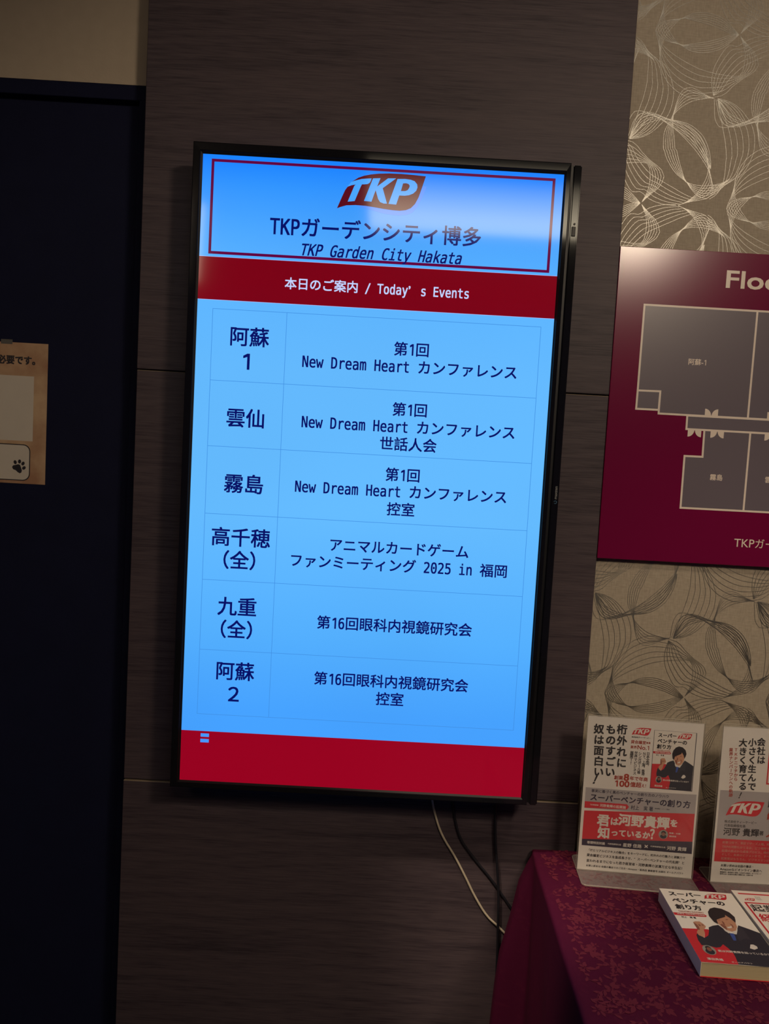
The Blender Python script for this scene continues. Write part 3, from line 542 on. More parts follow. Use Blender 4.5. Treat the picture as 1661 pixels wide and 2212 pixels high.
# the bottom strip of the set, on the right now that it hangs upright
gv = tvp(bm_obj('strip_groove', box_bm(.350, .3600, -.0775, -.055, .8345, 2.0735), MATTEB)); gv.matrix_parent_inverse = Matrix.Translation((0, 0, -1.45))
st = bm_obj('control_strip', box_bm(.3575, .3732, -.0800, -.050, .8300, 2.0737, .0022, 3), GLOSS); tvp(st)
bt = bm_obj('power_button', box_bm(.3612, .3688, -.0818, -.078, 1.9420, 1.9600, .0008), MATTEB); tvp(bt)
b = bmesh.new(); bmesh.ops.create_cone(b, cap_ends=True, segments=20, radius1=.0022, radius2=.0018, depth=.002)
bmesh.ops.rotate(b, verts=b.verts, matrix=Matrix.Rotation(math.pi / 2, 3, 'X')); bmesh.ops.translate(b, verts=b.verts, vec=(.3660, -.0807, 1.9650))
tvp(bm_obj('sensor', b, MATTEB))
bs = bm_obj('back_shell', box_bm(-.352, .366, -.058, -.030, .838, 2.068, .004, 2), MATTEB); tvp(bs)
bs2 = bm_obj('back_cover', box_bm(-.25, .27, -.032, -.012, .95, 1.95, .01, 2), MATTEB); tvp(bs2)
mb = bm_obj('wall_bracket', box_bm(-.10, .12, -.0125, .0015, 1.2, 1.7, .001), mat('bracket_steel', (.05, .05, .05), .4, metal=1)); tvp(mb)
# maker's word and ring, reading upwards
P = Print((.3668, -.0801, 1.4405), (0, 0, 1), (-1, 0, 0)); P.n = Vector((0, 1, 0))
GREYP = mat('pale_grey_print', (.26, .26, .25), .5); BLUEP = mat('blue_grey_print', (.03, .09, .16), .4)
P.text('maxzen', .0150, 0.0002, .0072, 3.55, GREYP, 1, 'prop', .012)
arc = []
for i in range(22):
    t = math.radians(150 + 270 * i / 21); arc.append((-.0035 + .0026 * math.cos(t), .0026 * math.sin(t)))
P.stroke(arc, .0012, BLUEP, 1, 'emblem')
P.build(st, stuff=True)

# ---------------------------------------------------------------- framed floor plan sign
MAROON = mat('glossy_maroon', (.155, .0030, .040), .20, spec=.4, vary=.05, vscale=8)
sign = empty('floor_plan_sign', (.479, .015, 1.323))
tag(sign, 'glossy maroon floor plan sign board fixed to the beige wallpaper', 'sign')
bpy.context.view_layer.update()
b = box_bm(.4795, 1.42, 0, .015, 1.3235, 1.9525, .0008)
pl_ = bm_obj('board', b, MAROON, sign); pl_.matrix_parent_inverse = sign.matrix_world.inverted()
SG = mat('plan_grey', (.135, .112, .135), .3); SLN = mat('plan_beige', (.74, .64, .55), .35)
P = Print((0, 0, 0), (1, 0, 0), (0, 0, 1))
XR = 1.35
roomA = [(.5364, 1.84), (.7645, 1.84), (.7638, 1.625), (.5819, 1.625), (.5819, 1.6696), (.5360, 1.6690)]
small = [(.5360, 1.6690), (.5819, 1.6696), (.5815, 1.6322), (.5357, 1.6320)]
corr = [(.6406, 1.6242), (XR, 1.6258), (XR, 1.5975), (.6409, 1.5968)]
low = [(.6777, 1.5968), (.7716, 1.5970), (.7714, 1.4367), (.6421, 1.4363), (.6417, 1.5422), (.6784, 1.5424)]
rt = [(.7645, 1.84), (1.10, 1.84), (1.10, 1.6255), (.7638, 1.625)]; rl = [(.7716, 1.597), (1.02, 1.5975), (1.02, 1.437), (.7714, 1.4367)]
for q in (roomA, small, corr, low, rt, rl):
    P.poly(q, SG, 1, 'plan_room'); P.stroke(q, .0039, SLN, 2, 'plan_wall', True); P.build(pl_)
def leaf(x0, x1, z, up, sgn):
    """two swinging door leaves as quarter discs"""
    h = (x1 - x0) / 2
    for hx, s_ in ((x0, 1), (x1, -1)):
        pts = [(hx, z)] + [(hx + s_ * h * math.sin(t) * .96, z + sgn * h * math.cos(t) * 1.05) for t in [math.radians(90 * i / 8) for i in range(9)]]
        P.poly(pts, SLN, 3, 'plan_door'); P.build(pl_)
leaf(.6757, .7025, 1.6258, 1, 1); leaf(.6442, .6717, 1.5962, 0, -1); leaf(.6907, .7179, 1.5962, 0, -1); leaf(.8026, .8300, 1.6258, 1, 1); leaf(.8012, .8284, 1.5965, 0, -1)
txt, cx, cz, em, kw = D['sign_big'][0]; P.text(txt, cx - .0016, cz + .0015, .0435, 2.60 * em / .0435, SLN, 3, 'prop', .035)
for txt, cx, cz, em, kw in D['sign_lab']: P.text(txt, cx, cz, em, adv_mono(txt) if '-' not in txt else 2.9, SLN, 3, 'prop', .03); P.build(pl_, stuff=True)
txt, cx, cz, em, kw = D['sign_txt'][0]; P.text(txt, cx, cz, em, 10.9, SLN, 3, 'prop', .004)
P.build(pl_)

# ---------------------------------------------------------------- kraft notice on the navy door
KRAFT = bpy.data.materials.new('kraft_paper')
nt, p = nodes(KRAFT); L = nt.links.new; N = nt.nodes.new
tc = N('ShaderNodeTexCoord'); n = N('ShaderNodeTexNoise'); n.inputs['Scale'].default_value = 13; n.inputs['Detail'].default_value = 8; L(tc.outputs['Object'], n.inputs[0])
cr = N('ShaderNodeValToRGB'); cr.color_ramp.elements[0].position = .35; cr.color_ramp.elements[0].color = (.30, .155, .085, 1); cr.color_ramp.elements[1].position = .62; cr.color_ramp.elements[1].color = (.47, .32, .19, 1)
L(n.outputs['Fac'], cr.inputs[0]); L(cr.outputs[0], p.inputs['Base Color']); p.inputs['Roughness'].default_value = .7
KX, KZ0, KZ1 = -.6862, 1.4076, 1.7034
nt_ = empty('notice', (-.79, .07, 1.55)); tag(nt_, 'mottled kraft-brown paper notice with a paw mark taped to the navy door', 'notice')
bpy.context.view_layer.update()
sh = bm_obj('sheet', box_bm(-.99, KX, .0688, .0694, KZ0, KZ1), KRAFT, nt_); sh.matrix_parent_inverse = nt_.matrix_world.inverted()
tp = bm_obj('tape', box_bm(-.785, -.7612, .0682, .0687, KZ1 - .004, KZ1 + .0055), mat('clear_tape', (.09, .085, .075), .35), nt_); tp.matrix_parent_inverse = nt_.matrix_world.inverted()
INK = mat('black_ink', (.012, .010, .014), .5); PW = mat('white_label', (.50, .45, .38), .6, vary=.04)
P = Print((0, .0688, 0), (1, 0, 0), (0, 0, 1))
P.rect(-.87, D['kraft']['white'][2][1], D['kraft']['white'][1][0], D['kraft']['white'][1][1], PW, 1, 'white_square')
bx = D['kraft']['box']; xr = -.7185; z1 = (bx[1][1] + bx[1][1]) / 2; z0 = bx[6][1]
def rrect(x0, x1, z0, z1, r):
    pts = []
    for cx, cz, a in ((x1 - r, z1 - r, 0), (x0 + r, z1 - r, 90), (x0 + r, z0 + r, 180), (x1 - r, z0 + r, 270)):
        pts += [(cx + r * math.cos(math.radians(a + 15 * i)), cz + r * math.sin(math.radians(a + 15 * i))) for i in range(7)]
    return pts
q = rrect(-.90, xr, z0, z1, .015)
P.poly(q, INK, 1, 'outline'); P.poly(rrect(-.898, xr - .002, z0 + .002, z1 - .002, .0135), PW, 2, 'rounded_label')
P.poly(D['kraft']['pad'], INK, 3, 'paw_mark')
for (x, z), r in zip(D['kraft']['toes'], (20, -5, -30, -45)): P.disc(x, z, .0033, .0043, INK, 3, 'paw_mark', math.radians(r))
txt, cx, cz, em, kw = D['kr_txt'][0]; P.text(txt, cx, cz, em, 4.75, INK, 1, 'prop', .07)
P.build(sh, stuff=True)

# ---------------------------------------------------------------- tablecloth
def cloth_mat():
    m = bpy.data.materials.new('maroon_brocade')
    nt, p = nodes(m); L = nt.links.new; N = nt.nodes.new
    uv = N('ShaderNodeUVMap')
    w = N('ShaderNodeTexNoise'); w.inputs['Scale'].default_value = 16; w.inputs['Detail'].default_value = 3; L(uv.outputs[0], w.inputs[0])
    ad = N('ShaderNodeVectorMath'); ad.operation = 'MULTIPLY_ADD'; ad.inputs[1].default_value = (.05, .05, .05); L(w.outputs['Color'], ad.inputs[0]); L(uv.outputs[0], ad.inputs[2])
    v = N('ShaderNodeTexVoronoi'); v.inputs['Scale'].default_value = 95; L(ad.outputs[0], v.inputs[0])
    v2 = N('ShaderNodeTexNoise'); v2.inputs['Scale'].default_value = 22; v2.inputs['Detail'].default_value = 2; L(uv.outputs[0], v2.inputs[0])
    c = N('ShaderNodeMapRange'); L(v.outputs['Distance'], c.inputs[0]); c.inputs[1].default_value = .5; c.inputs[2].default_value = .2
    c2 = N('ShaderNodeMapRange'); L(v2.outputs['Fac'], c2.inputs[0]); c2.inputs[1].default_value = .45; c2.inputs[2].default_value = .62
    mu = N('ShaderNodeMath'); mu.operation = 'MULTIPLY'; L(c.outputs[0], mu.inputs[0]); L(c2.outputs[0], mu.inputs[1])
    m2 = N('ShaderNodeMath'); m2.operation = 'MULTIPLY'; L(mu.outputs[0], m2.inputs[0]); m2.inputs[1].default_value = .25
    mx = N('ShaderNodeMix'); mx.data_type = 'RGBA'; mx.inputs[6].default_value = (.058, .0030, .021, 1); mx.inputs[7].default_value = (.10, .010, .030, 1)
    L(m2.outputs[0], mx.inputs[0]); L(mx.outputs[2], p.inputs['Base Color'])
    f = N('ShaderNodeTexNoise'); f.inputs['Scale'].default_value = 1400; L(uv.outputs[0], f.inputs[0])
    b = N('ShaderNodeBump'); b.inputs['Strength'].default_value = .5; b.inputs['Distance'].default_value = .0006; L(f.outputs['Fac'], b.inputs['Height']); L(b.outputs[0], p.inputs['Normal'])
    p.inputs['Roughness'].default_value = .75; p.inputs['Specular IOR Level'].default_value = .12
    return m
CLOTH = cloth_mat()
FS = [(0, 0), (.012, .0005), (.067, .023), (.153, .038), (.225, .054), (.297, .060), (.38, .064), (.70, .075)]
def flare(s):
    for (a, fa), (b_, fb) in zip(FS, FS[1:]):
        if s <= b_: return fa + (fb - fa) * (s - a) / (b_ - a)
    return FS[-1][1]
def sst(a, b, t):
    t = max(0, min(1, (t - a) / (b - a))); return t * t * (3 - 2 * t)
YF, XE = -.66, 1.75
def xe(y): return .386 + .04 * y
rows = []                                   # each row: one y station, running from the far right of the top, over the edge, down to the floor
ys = [-.0095, -.014, -.02, -.03, -.036, -.042, -.048, -.054, -.060, -.07, -.08, -.09, -.105, -.12, -.15, -.19, -.23, -.27, -.31, -.35, -.39, -.43, -.47, -.51, -.55, -.59, -.63, YF]
ss = [.004, .010, .02, .035, .05, .067, .09, .12, .153, .19, .225, .26, .297, .34, .38, .45, .55, .69]
tops = [XE - (XE - .50) * i / 10 for i in range(10)] + [.50, .47, .44, .41]
CV = []; CF = []; CUV = []
for y in ys:
    e = xe(y); row = []
    for x in tops + [e + .012, e + .005]: row.append(((x, y, ZT + .0002 * math.sin(31 * x + 17 * y)), (x, y)))
    row.append(((e + .0015, y, ZT - .0010), (e + .001, y)))
    wgt = 1 - sst(.032, .062, -y)
    for s_ in ss:
        rip = .006 * math.sin(9 + 21 * y) * min(1, s_ / .3) + .004 * math.sin(47 * y + 6 * s_) * min(1, s_ / .2)
        fx = flare(s_) * wgt + (rip - .0) * (1 - wgt) + .0016 * (1 - wgt)
        row.append(((e - fx, y, ZT - s_), (e - s_, y)))
    rows.append(row)
n = len(rows[0])
for r in rows:
    for c, u in r: CV.append(c); CUV.append(u)
for i in range(len(rows) - 1):
    for j in range(n - 1):
        CF.append((i * n + j, i * n + j + 1, (i + 1) * n + j + 1, (i + 1) * n + j))
# front drop
b0 = len(CV); fx_ = [XE - (XE - .36) * i / 46 for i in range(47)]
for s_ in [0, .004, .02, .06, .15, .3, .5, .69]:
    for x in fx_:
        CV.append((x, YF - .004 * min(1, s_ / .004) - .02 * math.sin(38 * x) * min(1, s_ / .4) - .03 * s_, ZT - s_ if s_ else ZT)); CUV.append((x, YF - s_))
for i in range(7):
    for j in range(46):
        a = b0 + i * 47 + j; CF.append((a, a + 47, a + 48, a + 1))
cloth = mesh('tablecloth', CV, CF, CLOTH, smooth=True)
uvl = cloth.data.uv_layers.new(name='UVMap')
for lp in cloth.data.loops: uvl.data[lp.index].uv = CUV[lp.vertex_index]
tag(cloth, 'maroon floral brocade tablecloth draped to the floor over the display table', 'tablecloth')
# woven flowers and scrolls on the cloth top
BRO = mat('brocade_thread', (.108, .013, .029), .7, spec=.15, vary=.2, vscale=300)
V = []; F = []
def add_poly(pts):
    b_ = len(V); h_ = ZT + .0004 + random.random() * .00035; V.extend((x, y, h_) for x, y in pts); F.append(tuple(range(b_, b_ + len(pts))))
def add_leaf(x, y, a, l, w_):
    c, s_ = math.cos(a), math.sin(a)
    prof = [(0, 0), (.25, .6), (.5, 1), (.75, .7), (1, 0), (.75, -.45), (.5, -.7), (.25, -.5)]
    add_poly([(x + c * l * u - s_ * w_ * v_, y + s_ * l * u + c * w_ * v_) for u, v_ in prof])
def add_flower(x, y, r, n_):
    a0 = random.random() * 6
    for i in range(n_):
        a = a0 + i * 2 * math.pi / n_; add_leaf(x + math.cos(a) * r * .25, y + math.sin(a) * r * .25, a, r * .8, r * .24)
def add_scroll(x, y, a, turn, n_, st_, lf):
    pts = []
    for i in range(n_):
        pts.append((x, y, a)); x += math.cos(a) * st_; y += math.sin(a) * st_; a += turn * (1 + 2.2 * (i / n_) ** 2)
        st_ *= .985
    for i in range(n_ - 1):
        x0, y0, a0 = pts[i]; x1, y1, a1 = pts[i + 1]; w0 = .00050
        add_poly([(x0 - math.sin(a0) * w0, y0 + math.cos(a0) * w0), (x0 + math.sin(a0) * w0, y0 - math.cos(a0) * w0), (x1 + math.sin(a1) * w0, y1 - math.cos(a1) * w0), (x1 - math.sin(a1) * w0, y1 + math.cos(a1) * w0)])
        if i % 3 == 1:
            sg = 1 if (i // 3) % 2 else -1
            add_leaf(x0, y0, a0 + sg * .8, lf * random.uniform(.7, 1.2), lf * .26)
    return pts[-1]
gx = .40
k = 0
while gx < 1.5:
    gy = -.015
    while gy > -.64:
        rx = gx + random.uniform(-.008, .008) + (.024 if k % 2 else 0); ry = gy + random.uniform(-.008, .008)
        a = random.uniform(0, 6.28)
        add_flower(rx, ry, random.uniform(.010, .014), random.choice((5, 6, 7)))
        e1 = add_scroll(rx, ry, a, .085 * random.choice((-1, 1)), 24, .0034, .013)
        add_scroll(rx, ry, a + 2.3, .11 * random.choice((-1, 1)), 18, .0034, .012)
        add_leaf(rx, ry, a + 4.2, .020, .0048); add_leaf(rx, ry, a + 1.2, .018, .0045)
        add_flower(e1[0], e1[1], .008, 5)
        gy -= .046; k += 1
    gx += .047
V2 = []; F2 = []
for f in F:
    if all(V[i][0] > xe(V[i][1]) + .014 and -.64 < V[i][1] < -.006 for i in f):
        b_ = len(V2); V2.extend(V[i] for i in f); F2.append(tuple(range(b_, b_ + len(f))))
pt = mesh('floral_pattern', V2, F2, BRO, cloth); tag(pt, kind='stuff')

# ---------------------------------------------------------------- acrylic stands and their leaflets
def clear_mat(name, tint, opac, rough=.05):
    m = bpy.data.materials.new(name); m.use_nodes = True; nt = m.node_tree; nt.nodes.clear(); N = nt.nodes.new; L = nt.links.new
    out = N('ShaderNodeOutputMaterial'); tr = N('ShaderNodeBsdfTransparent'); gl = N('ShaderNodeBsdfGlossy'); gl.inputs['Roughness'].default_value = rough
    df = N('ShaderNodeBsdfDiffuse'); df.inputs['Color'].default_value = tint
    m1 = N('ShaderNodeMixShader'); m1.inputs[0].default_value = opac; L(tr.outputs[0], m1.inputs[1]); L(df.outputs[0], m1.inputs[2])
    fr = N('ShaderNodeFresnel'); fr.inputs[0].default_value = 1.49
    ge = N('ShaderNodeNewGeometry'); iv = N('ShaderNodeMath'); iv.operation = 'SUBTRACT'; iv.inputs[0].default_value = 1; L(ge.outputs['Backfacing'], iv.inputs[1])
    mu = N('ShaderNodeMath'); mu.operation = 'MULTIPLY'; L(fr.outputs[0], mu.inputs[0]); L(iv.outputs[0], mu.inputs[1])
    m2 = N('ShaderNodeMixShader'); L(mu.outputs[0], m2.inputs[0]); L(m1.outputs[0], m2.inputs[1]); L(gl.outputs[0], m2.inputs[2]); L(m2.outputs[0], out.inputs[0])
    MATS[name] = m
    return m
ACR = clear_mat('clear_acrylic', (.5, .47, .42, 1), .03, .08); ACE = clear_mat('acrylic_edge', (.50, .46, .38, 1), .55, .2); ACB = clear_mat('acrylic_foot', (.36, .30, .29, 1), .24, .25)
def slab(name, x0, x1, y0, y1, z0, z1, parent, body, edge):
    o = bm_obj(name, box_bm(x0, x1, y0, y1, z0, z1, .0003), [body, edge], parent)
    for pl in o.data.polygons:
        if abs(pl.normal.y) < .8: pl.material_index = 1
    return o
def stand(loc, yaw, w_, h_, label):
    t = empty('acrylic_stand', loc, yaw); tag(t, label, 'display stand', 'acrylic leaflet stands on the table')
    slab('front_panel', -.0005, w_ + .0008, -.0026, -.0011, .0035, h_, t, ACR, ACE)
    slab('back_panel', -.0022, w_ + .0030, .0013, .0028, .0035, h_ + .0030, t, ACR, ACE)
    r = .010; x0, x1, y0, y1 = -.001, w_ + .001, -.058, .058
    pts = []
    for cx, cy, a in ((x1 - r, y1 - r, 0), (x0 + r, y1 - r, 90), (x0 + r, y0 + r, 180), (x1 - r, y0 + r, 270)):
        pts += [(cx + r * math.cos(math.radians(a + 15 * i)), cy + r * math.sin(math.radians(a + 15 * i))) for i in range(7)]
    b_ = prism_bm(pts, .0006, .0036, .0004)
    o = bm_obj('foot', b_, [ACB, ACE], t)
    for pl in o.data.polygons:
        if abs(pl.normal.z) < .8: pl.material_index = 1
    return t
S1O = Vector((.4609, -.0853, ZT)); S1A = -.0677
S2O = Vector((.7185, -.108, ZT))
stand(S1O, S1A, .2245, .3195, 'clear acrylic stand at the left end of the table holding the red-banded leaflet')
stand(S2O, 0.0, .2245, .3195, 'clear acrylic stand at the right edge of the picture, partly cut off')
PAPER = mat('white_paper', (.66, .62, .57), .55, vary=.03, vscale=20)
P_GRAY = mat('print_grey', (.36, .33, .33), .5); P_RED = mat('print_red', (.55, .015, .028), .45); P_RED2 = mat('print_orange_red', (.36, .035, .015), .45)
P_NAVY = mat('print_navy', (.018, .014, .040), .45); P_WHT = mat('print_white', (.66, .61, .55), .5); P_PNK = mat('print_pink', (.50, .20, .16), .5)
P_SUIT = mat('print_suit', (.014, .016, .030), .45); P_LAP = mat('print_lapel', (.028, .028, .042), .45); P_SKIN = mat('print_skin', (.50, .25, .15), .5); P_SKIN2 = mat('print_skin_shade', (.24, .085, .055), .5)
P_HAIR = mat('print_hair', (.018, .014, .018), .45); P_TIE = mat('print_blue', (.035, .075, .30), .45); P_CIR = mat('print_grey_round', (.27, .26, .22), .5)

def cover_art(P, fn, W_, H_, base=1):
    """portrait cover: fn maps (u right, v down) to the sheet; W_ width in metres"""
    C = D['cover']; f = lambda Q: [fn(q) for q in Q]
    P.poly(f(C['red']), P_RED, base, 'print'); P.poly(f(C['suit']), P_SUIT, base + 1, 'print'); P.poly(f(C['lapel']), P_LAP, base + 2, 'print')
    P.poly(f(C['cuff']), P_WHT, base + 2, 'print'); P.poly(f(C['fist']), P_SKIN, base + 3, 'print')
    for k in ('fist2', 'fist3', 'fist4'): P.poly(f(C[k]), P_SKIN2, base + 4, 'print')
    P.poly(f(C['collar']), P_WHT, base + 3, 'print'); P.poly(f(C['collar2']), P_WHT, base + 3, 'print'); P.poly(f(C['tie']), P_TIE, base + 4, 'print')
    P.poly(f(C['face']), P_SKIN, base + 4, 'print')
    for k in ('shade', 'shade2', 'shade3', 'eye1', 'eye2'): P.poly(f(C[k]), P_SKIN2, base + 5, 'print')
    P.poly(f(C['teeth']), P_WHT, base + 6, 'print'); P.poly(f(C['hair']), P_HAIR, base + 6, 'print'); P.poly(f(C['pocket']), P_WHT, base + 3, 'print')
    cx, cv = C['face2'][0]
    ell = lambda x, y, rx, ry: [fn((x + rx * math.cos(t), y + ry * math.sin(t))) for t in [2 * math.pi * i / 20 for i in range(20)]]
    P.poly(ell(cx, cv, .078, .060), P_CIR, base + 4, 'print'); P.poly(ell(cx, cv + .018, .055, .036), P_SUIT, base + 5, 'print')
    P.poly(ell(cx, cv - .022, .036, .028), P_HAIR, base + 6, 'print'); P.poly(ell(cx + .004, cv - .008, .028, .024), P_SKIN2, base + 7, 'print')
    P.poly(f(C['arrow']), P_RED, base, 'print')
    for lay, m_ in (('c_blk', INK), ('c_or', P_RED2), ('c_wht', P_WHT)):
        for txt, x0, x1, v, adv, kw in D[lay]:
            em_u = (x1 - x0) / adv
            L_ = [glyph(c, 'prop', kw.get('bold', .014) * 2) for c in txt]; tot = sum(g[2] for g in L_); x = 0
            for g in L_:
                pts = [(*fn((x0 + (x + q[0]) * (x1 - x0) / tot, v - q[1] * em_u * W_ / H_)), q[2] if len(q) > 2 else 0) for q in g[0]]
                if pts: P._add(('lettering', m_.name, base + 5), pts, g[1])
                x += g[2]
    (a, b), (c, d) = C['logo']
    w_ = (c - a)
    P.logo(0, 0, 1, P_RED, P_WHT, None, base, fn=lambda q: fn((a + q[0] * w_, b - q[1] * w_ * W_ / H_)))

# leaflet in the left stand
ca, sa = math.cos(S1A), math.sin(S1A)
lf = empty('leaflet', S1O, S1A); tag(lf, 'leaflet with wide red band and portrait cover, in the stand nearest the television', 'leaflet', 'leaflets in the acrylic stands')
bpy.context.view_layer.update()
sheet = bm_obj('sheet', box_bm(0, .2238, -.0006, .0006, .0040, .3170), PAPER, lf)
P = Print(S1O + Vector((sa * .0007, -ca * .0007, 0)), (ca, sa, 0), (0, 0, 1))
Q = D['s1']
P.rect(.0052, .1300, .2202, .1722, P_GRAY, 1); P.poly([(.0052, .1694), (.2204, .1749), (.2204, .13), (.0052, .13)], P_GRAY, 1)
P.poly(Q['red'], P_RED, 2); P.poly(Q['navy'], P_NAVY, 2); P.poly(Q['arrow'], P_RED, 2)
x, z = Q['face']
P.disc(x, z, .0092, .0092, P_CIR, 4); P.disc(x, z - .004, .0062, .0045, P_SUIT, 5); P.disc(x, z + .003, .0046, .0042, P_HAIR, 5); P.disc(x, z + .0008, .0036, .0038, P_SKIN2, 6)
x, z, w = D['logo_s1'][0]; P.logo(x, z, w, P_RED, P_WHT, None, 1)
def flat(P, layers, cmap, layer=4):
    for lay in layers:
        for e in D.get(lay, []):
            m_ = cmap[lay]
            if len(e) == 5:
                txt, cx, cz, em, kw = e
                adv = None
                P.text(txt, cx, cz, em, kw['adv'], m_, layer, 'prop', kw.get('bold', .014) * 2.2, kw.get('it', 0))
            else:
                txt, x0, z0, x1, z1, em, kw = e
                P.vtext(txt, x0, z0, x1, z1, em, m_, layer, kw.get('bold', .014) * 2.2, kw.get('it', 0))
flat(P, ['s1_blk', 's1_sml', 's1_red', 's1_nvy', 's1_wht'], {'s1_blk': INK, 's1_sml': INK, 's1_red': P_RED2, 's1_nvy': P_NAVY, 's1_wht': P_WHT})
# printed picture of the cover, with its own thin border
cx0, cx1, cz0, cz1 = .1300, .2099, .1816, .2978
P.rect(cx0 - .0008, cz0 - .0012, cx1 + .0014, cz1 + .0004, P_LAP, 1); P.rect(cx0, cz0, cx1, cz1, P_WHT, 2)
cover_art(P, lambda q: (cx0 + q[0] * (cx1 - cx0), cz1 - q[1] * (cz1 - cz0)), cx1 - cx0, cz1 - cz0, 3)
P.build(sheet, .00006, True)

# leaflet in the right stand
lf2 = empty('leaflet', S2O); tag(lf2, 'leaflet with large red flag emblem on grey, in the stand cut off at right', 'leaflet', 'leaflets in the acrylic stands')
bpy.context.view_layer.update()
sheet = bm_obj('sheet', box_bm(0, .2238, -.0006, .0006, .0040, .3170), PAPER, lf2)
P = Print(S2O + Vector((0, -.0007, 0)), (1, 0, 0), (0, 0, 1))
P.rect(.0042, .0922, .2190, .1901, P_GRAY, 1); P.rect(.0042, .0457, .2190, .0922, P_RED, 1)
P.rect(.0928, .2060, .172, .3100, P_RED, 1); P.rect(.0955, .2090, .169, .3075, P_WHT, 2); P.rect(.0998, .2135, .165, .262, P_PNK, 3)
x, z, w = D['logo_s2'][0]; P.logo(x, z, w, P_RED, P_WHT, None, 2)
P.stroke([(.0365, .2895), (.0365, .2725)], .0004, P_RED2, 2)
flat(P, ['s2_blk', 's2_sml', 's2_red', 's2_pnk'], {'s2_blk': INK, 's2_sml': INK, 's2_red': P_RED2, 's2_pnk': P_PNK})
P.build(sheet, .00006, True)

# ---------------------------------------------------------------- books
PAGES = bpy.data.materials.new('page_edges')
nt, p = nodes(PAGES); L = nt.links.new; N = nt.nodes.new
tc = N('ShaderNodeTexCoord'); mp = N('ShaderNodeMapping'); mp.inputs['Scale'].default_value = (3, 3, 2600); L(tc.outputs['Object'], mp.inputs[0])
n = N('ShaderNodeTexNoise'); n.inputs['Scale'].default_value = 1; L(mp.outputs[0], n.inputs[0])
cr = N('ShaderNodeValToRGB'); cr.color_ramp.elements[0].position = .3; cr.color_ramp.elements[0].color = (.40, .33, .19, 1); cr.color_ramp.elements[1].position = .7; cr.color_ramp.elements[1].color = (.52, .43, .26, 1)
L(n.outputs['Fac'], cr.inputs[0]); L(cr.outputs[0], p.inputs['Base Color']); p.inputs['Roughness'].default_value = .8
CARD = mat('cover_card', (.80, .76, .68), .35, vary=.02)
def book(loc, rz, w_, l_, t_, label, red_back):
    """spine on the left; x right, y towards the wall, origin at the near left corner"""
    t = empty('book', loc, rz); tag(t, label, 'book', 'paperback books on the tablecloth')
    b_ = bmesh.new()
    box_bm(.0008, w_ - .001, .0012, l_ - .0008, .0012, t_ - .0006, bm=b_)
    bm_obj('page_block', b_, PAGES, t)
    # wrap cover: top, spine and back as one bent card
    def card(name, x0, x1, y0, y1, z0, z1): return bm_obj(name, box_bm(x0, x1, y0, y1, z0, z1, .0002), CARD, t)
    topc = card('front_cover', 0, w_, 0, l_, t_ - .0006, t_)
    card('spine', 0, .0007, 0, l_, .0008, t_ - .0006)
    bc = bm_obj('back_cover', box_bm(0, w_, 0, l_, .0003, .0011), P_RED if red_back else CARD, t)
    return t, topc
d1 = Vector((-.0430, -.9991, 0)); a1 = math.atan2(-.04303, .99907)
L1, W1 = .2123, .1335
fl1 = Vector((.58925, -.18234, 0)) + d1 * L1
bk1, tc1 = book((fl1.x, fl1.y, ZT + .0008), a1, W1, L1, .0254, 'thick white and red paperback with a man in a dark suit on its cover', True)
bpy.context.view_layer.update()
r1 = Vector((math.cos(a1), math.sin(a1), 0)); u1 = Vector((-math.sin(a1), math.cos(a1), 0))
P = Print(Vector((fl1.x, fl1.y, ZT + .0008 + .0254)), r1, u1); P.n = Vector((0, 0, -1))
cover_art(P, lambda q: (q[0] * W1, L1 * (1 - q[1])), W1, L1, 1)
P.build(tc1, .00006, True)
# second book, cut off by the picture edge
a2 = -.024; u2 = Vector((-math.sin(a2), math.cos(a2), 0)); tl2 = Vector((.7246, -.1815, 0)); L2, W2 = .2123, .1335
fl2 = tl2 - u2 * L2
bk2, tc2 = book((fl2.x, fl2.y, ZT + .0008), a2, W2, L2, .0285, 'white paperback with a red frame and bold black title, right of the portrait book', False)
bpy.context.view_layer.update()
r2 = Vector((math.cos(a2), math.sin(a2), 0))
P = Print(Vector((fl2.x, fl2.y, ZT + .0008 + .0285)), r2, u2); P.n = Vector((0, 0, -1))
P.rect(.0085, L2 - .0125, W2 - .008, L2 - .0085, P_RED, 1)
P.logo(.0115, L2 - .0330, .021, P_RED, P_WHT, None, 1)
for i, tx in enumerate(('Think', 'Future', 'Venture')): P.text(tx, .0400, L2 - .019 - i * .0042, .0040, 2.5, P_LAP, 2, 'prop', 0)
P.stroke([(.0090, L2 - .0400), (W2 - .010, L2 - .0400), (W2 - .010, .012), (.0090, .012)], .0036, P_RED, 1, 'print', True)
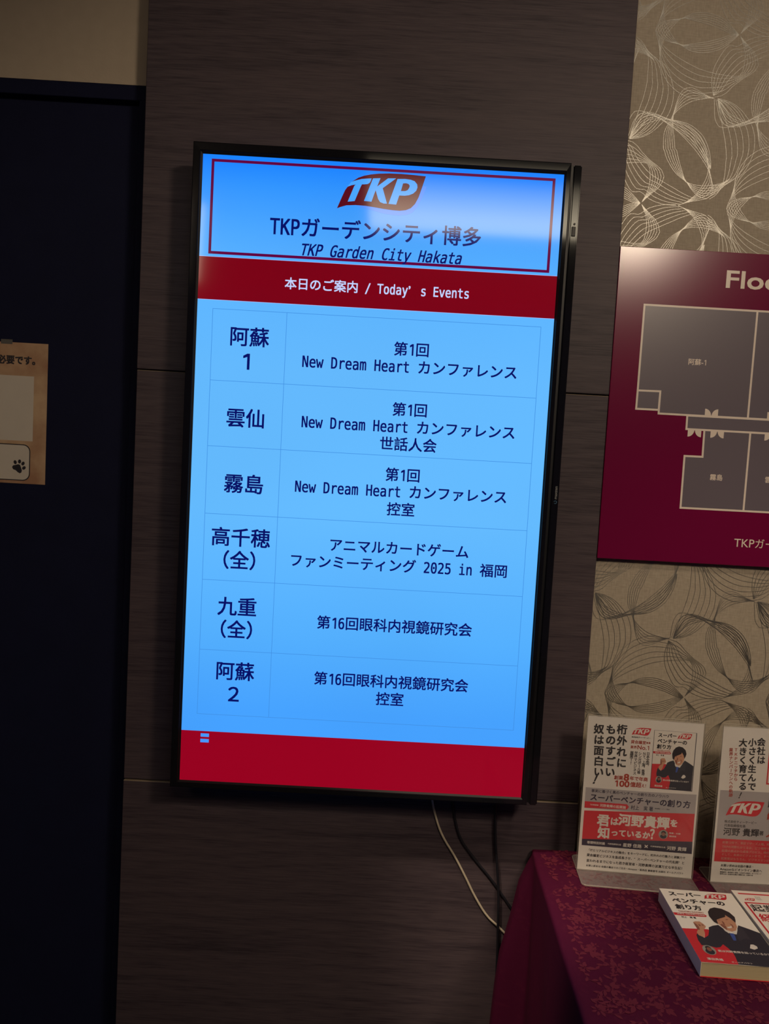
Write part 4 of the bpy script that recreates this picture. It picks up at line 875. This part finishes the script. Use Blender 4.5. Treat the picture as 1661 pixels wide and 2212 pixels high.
P.text('起業家の', .058, L2 - .0560, .0235, 3.9, INK, 2, 'prop', .035); P.text('経営革命', .0625, L2 - .0860, .0250, 3.9, P_RED, 2, 'prop', .035); P.text('ノート', .0625, L2 - .1180, .0250, 3, P_RED, 2, 'prop', .035)
P.build(tc2, .00006, True)

# ---------------------------------------------------------------- cables hanging under the television
def cable(name, pts, r, m, label):
    c = bpy.data.curves.new(name, 'CURVE'); c.dimensions = '3D'; c.bevel_depth = r; c.bevel_resolution = 3; c.resolution_u = 8
    s_ = c.splines.new('BEZIER'); s_.bezier_points.add(len(pts) - 1)
    for bp, q in zip(s_.bezier_points, pts): bp.co = q; bp.handle_left_type = bp.handle_right_type = 'AUTO'
    o_ = bpy.data.objects.new(name, c); col.objects.link(o_); dg = bpy.context.evaluated_depsgraph_get(); dg.update()
    me = bpy.data.meshes.new_from_object(o_.evaluated_get(dg), depsgraph=dg); bpy.data.objects.remove(o_)
    me.materials.clear(); me.materials.append(m)
    for pl in me.polygons: pl.use_smooth = True
    o2 = bpy.data.objects.new(name, me); col.objects.link(o2); tag(o2, label, 'cable'); return o2
YC = -.0030
cable('cable', [(.162, -.006, .845), (.1713, -.005, .794), (.1765, YC, .7732), (.1939, YC, .726), (.2284, YC, .6715), (.2504, YC, .6332), (.278, YC, .5838), (.3049, YC, .5465), (.3237, YC, .5301), (.3436, YC, .5117), (.352, YC, .503)], .0024,
      mat('white_cable', (.42, .36, .27), .45), 'white cable hanging from the television and slanting down behind the tablecloth')
BLK = mat('black_cable', (.008, .008, .012), .45)
cable('cable', [(.210, -.006, .84), (.2145, YC - .001, .7873), (.2199, YC, .7626), (.2354, YC, .7162), (.2621, YC, .6793), (.3043, YC, .631), (.3235, YC, .6066), (.3505, YC, .5704), (.362, YC, .556)], .0026,
      BLK, 'black cable slanting down right behind the tablecloth, between the white and the upright cable')
YD = -.0088
cable('cable', [(.302, -.008, .84), (.3038, YD, .7899), (.3087, YD, .7152), (.3149, YD, .6652), (.3218, YD, .605), (.3248, YD, .5442), (.3290, -.0045, .473), (.331, -.0035, .35), (.332, -.0035, .2), (.332, -.0035, .012)], .0027,
      BLK, 'black cable hanging straight down in front of the white cable')
bpy.data.objects.remove(_to)
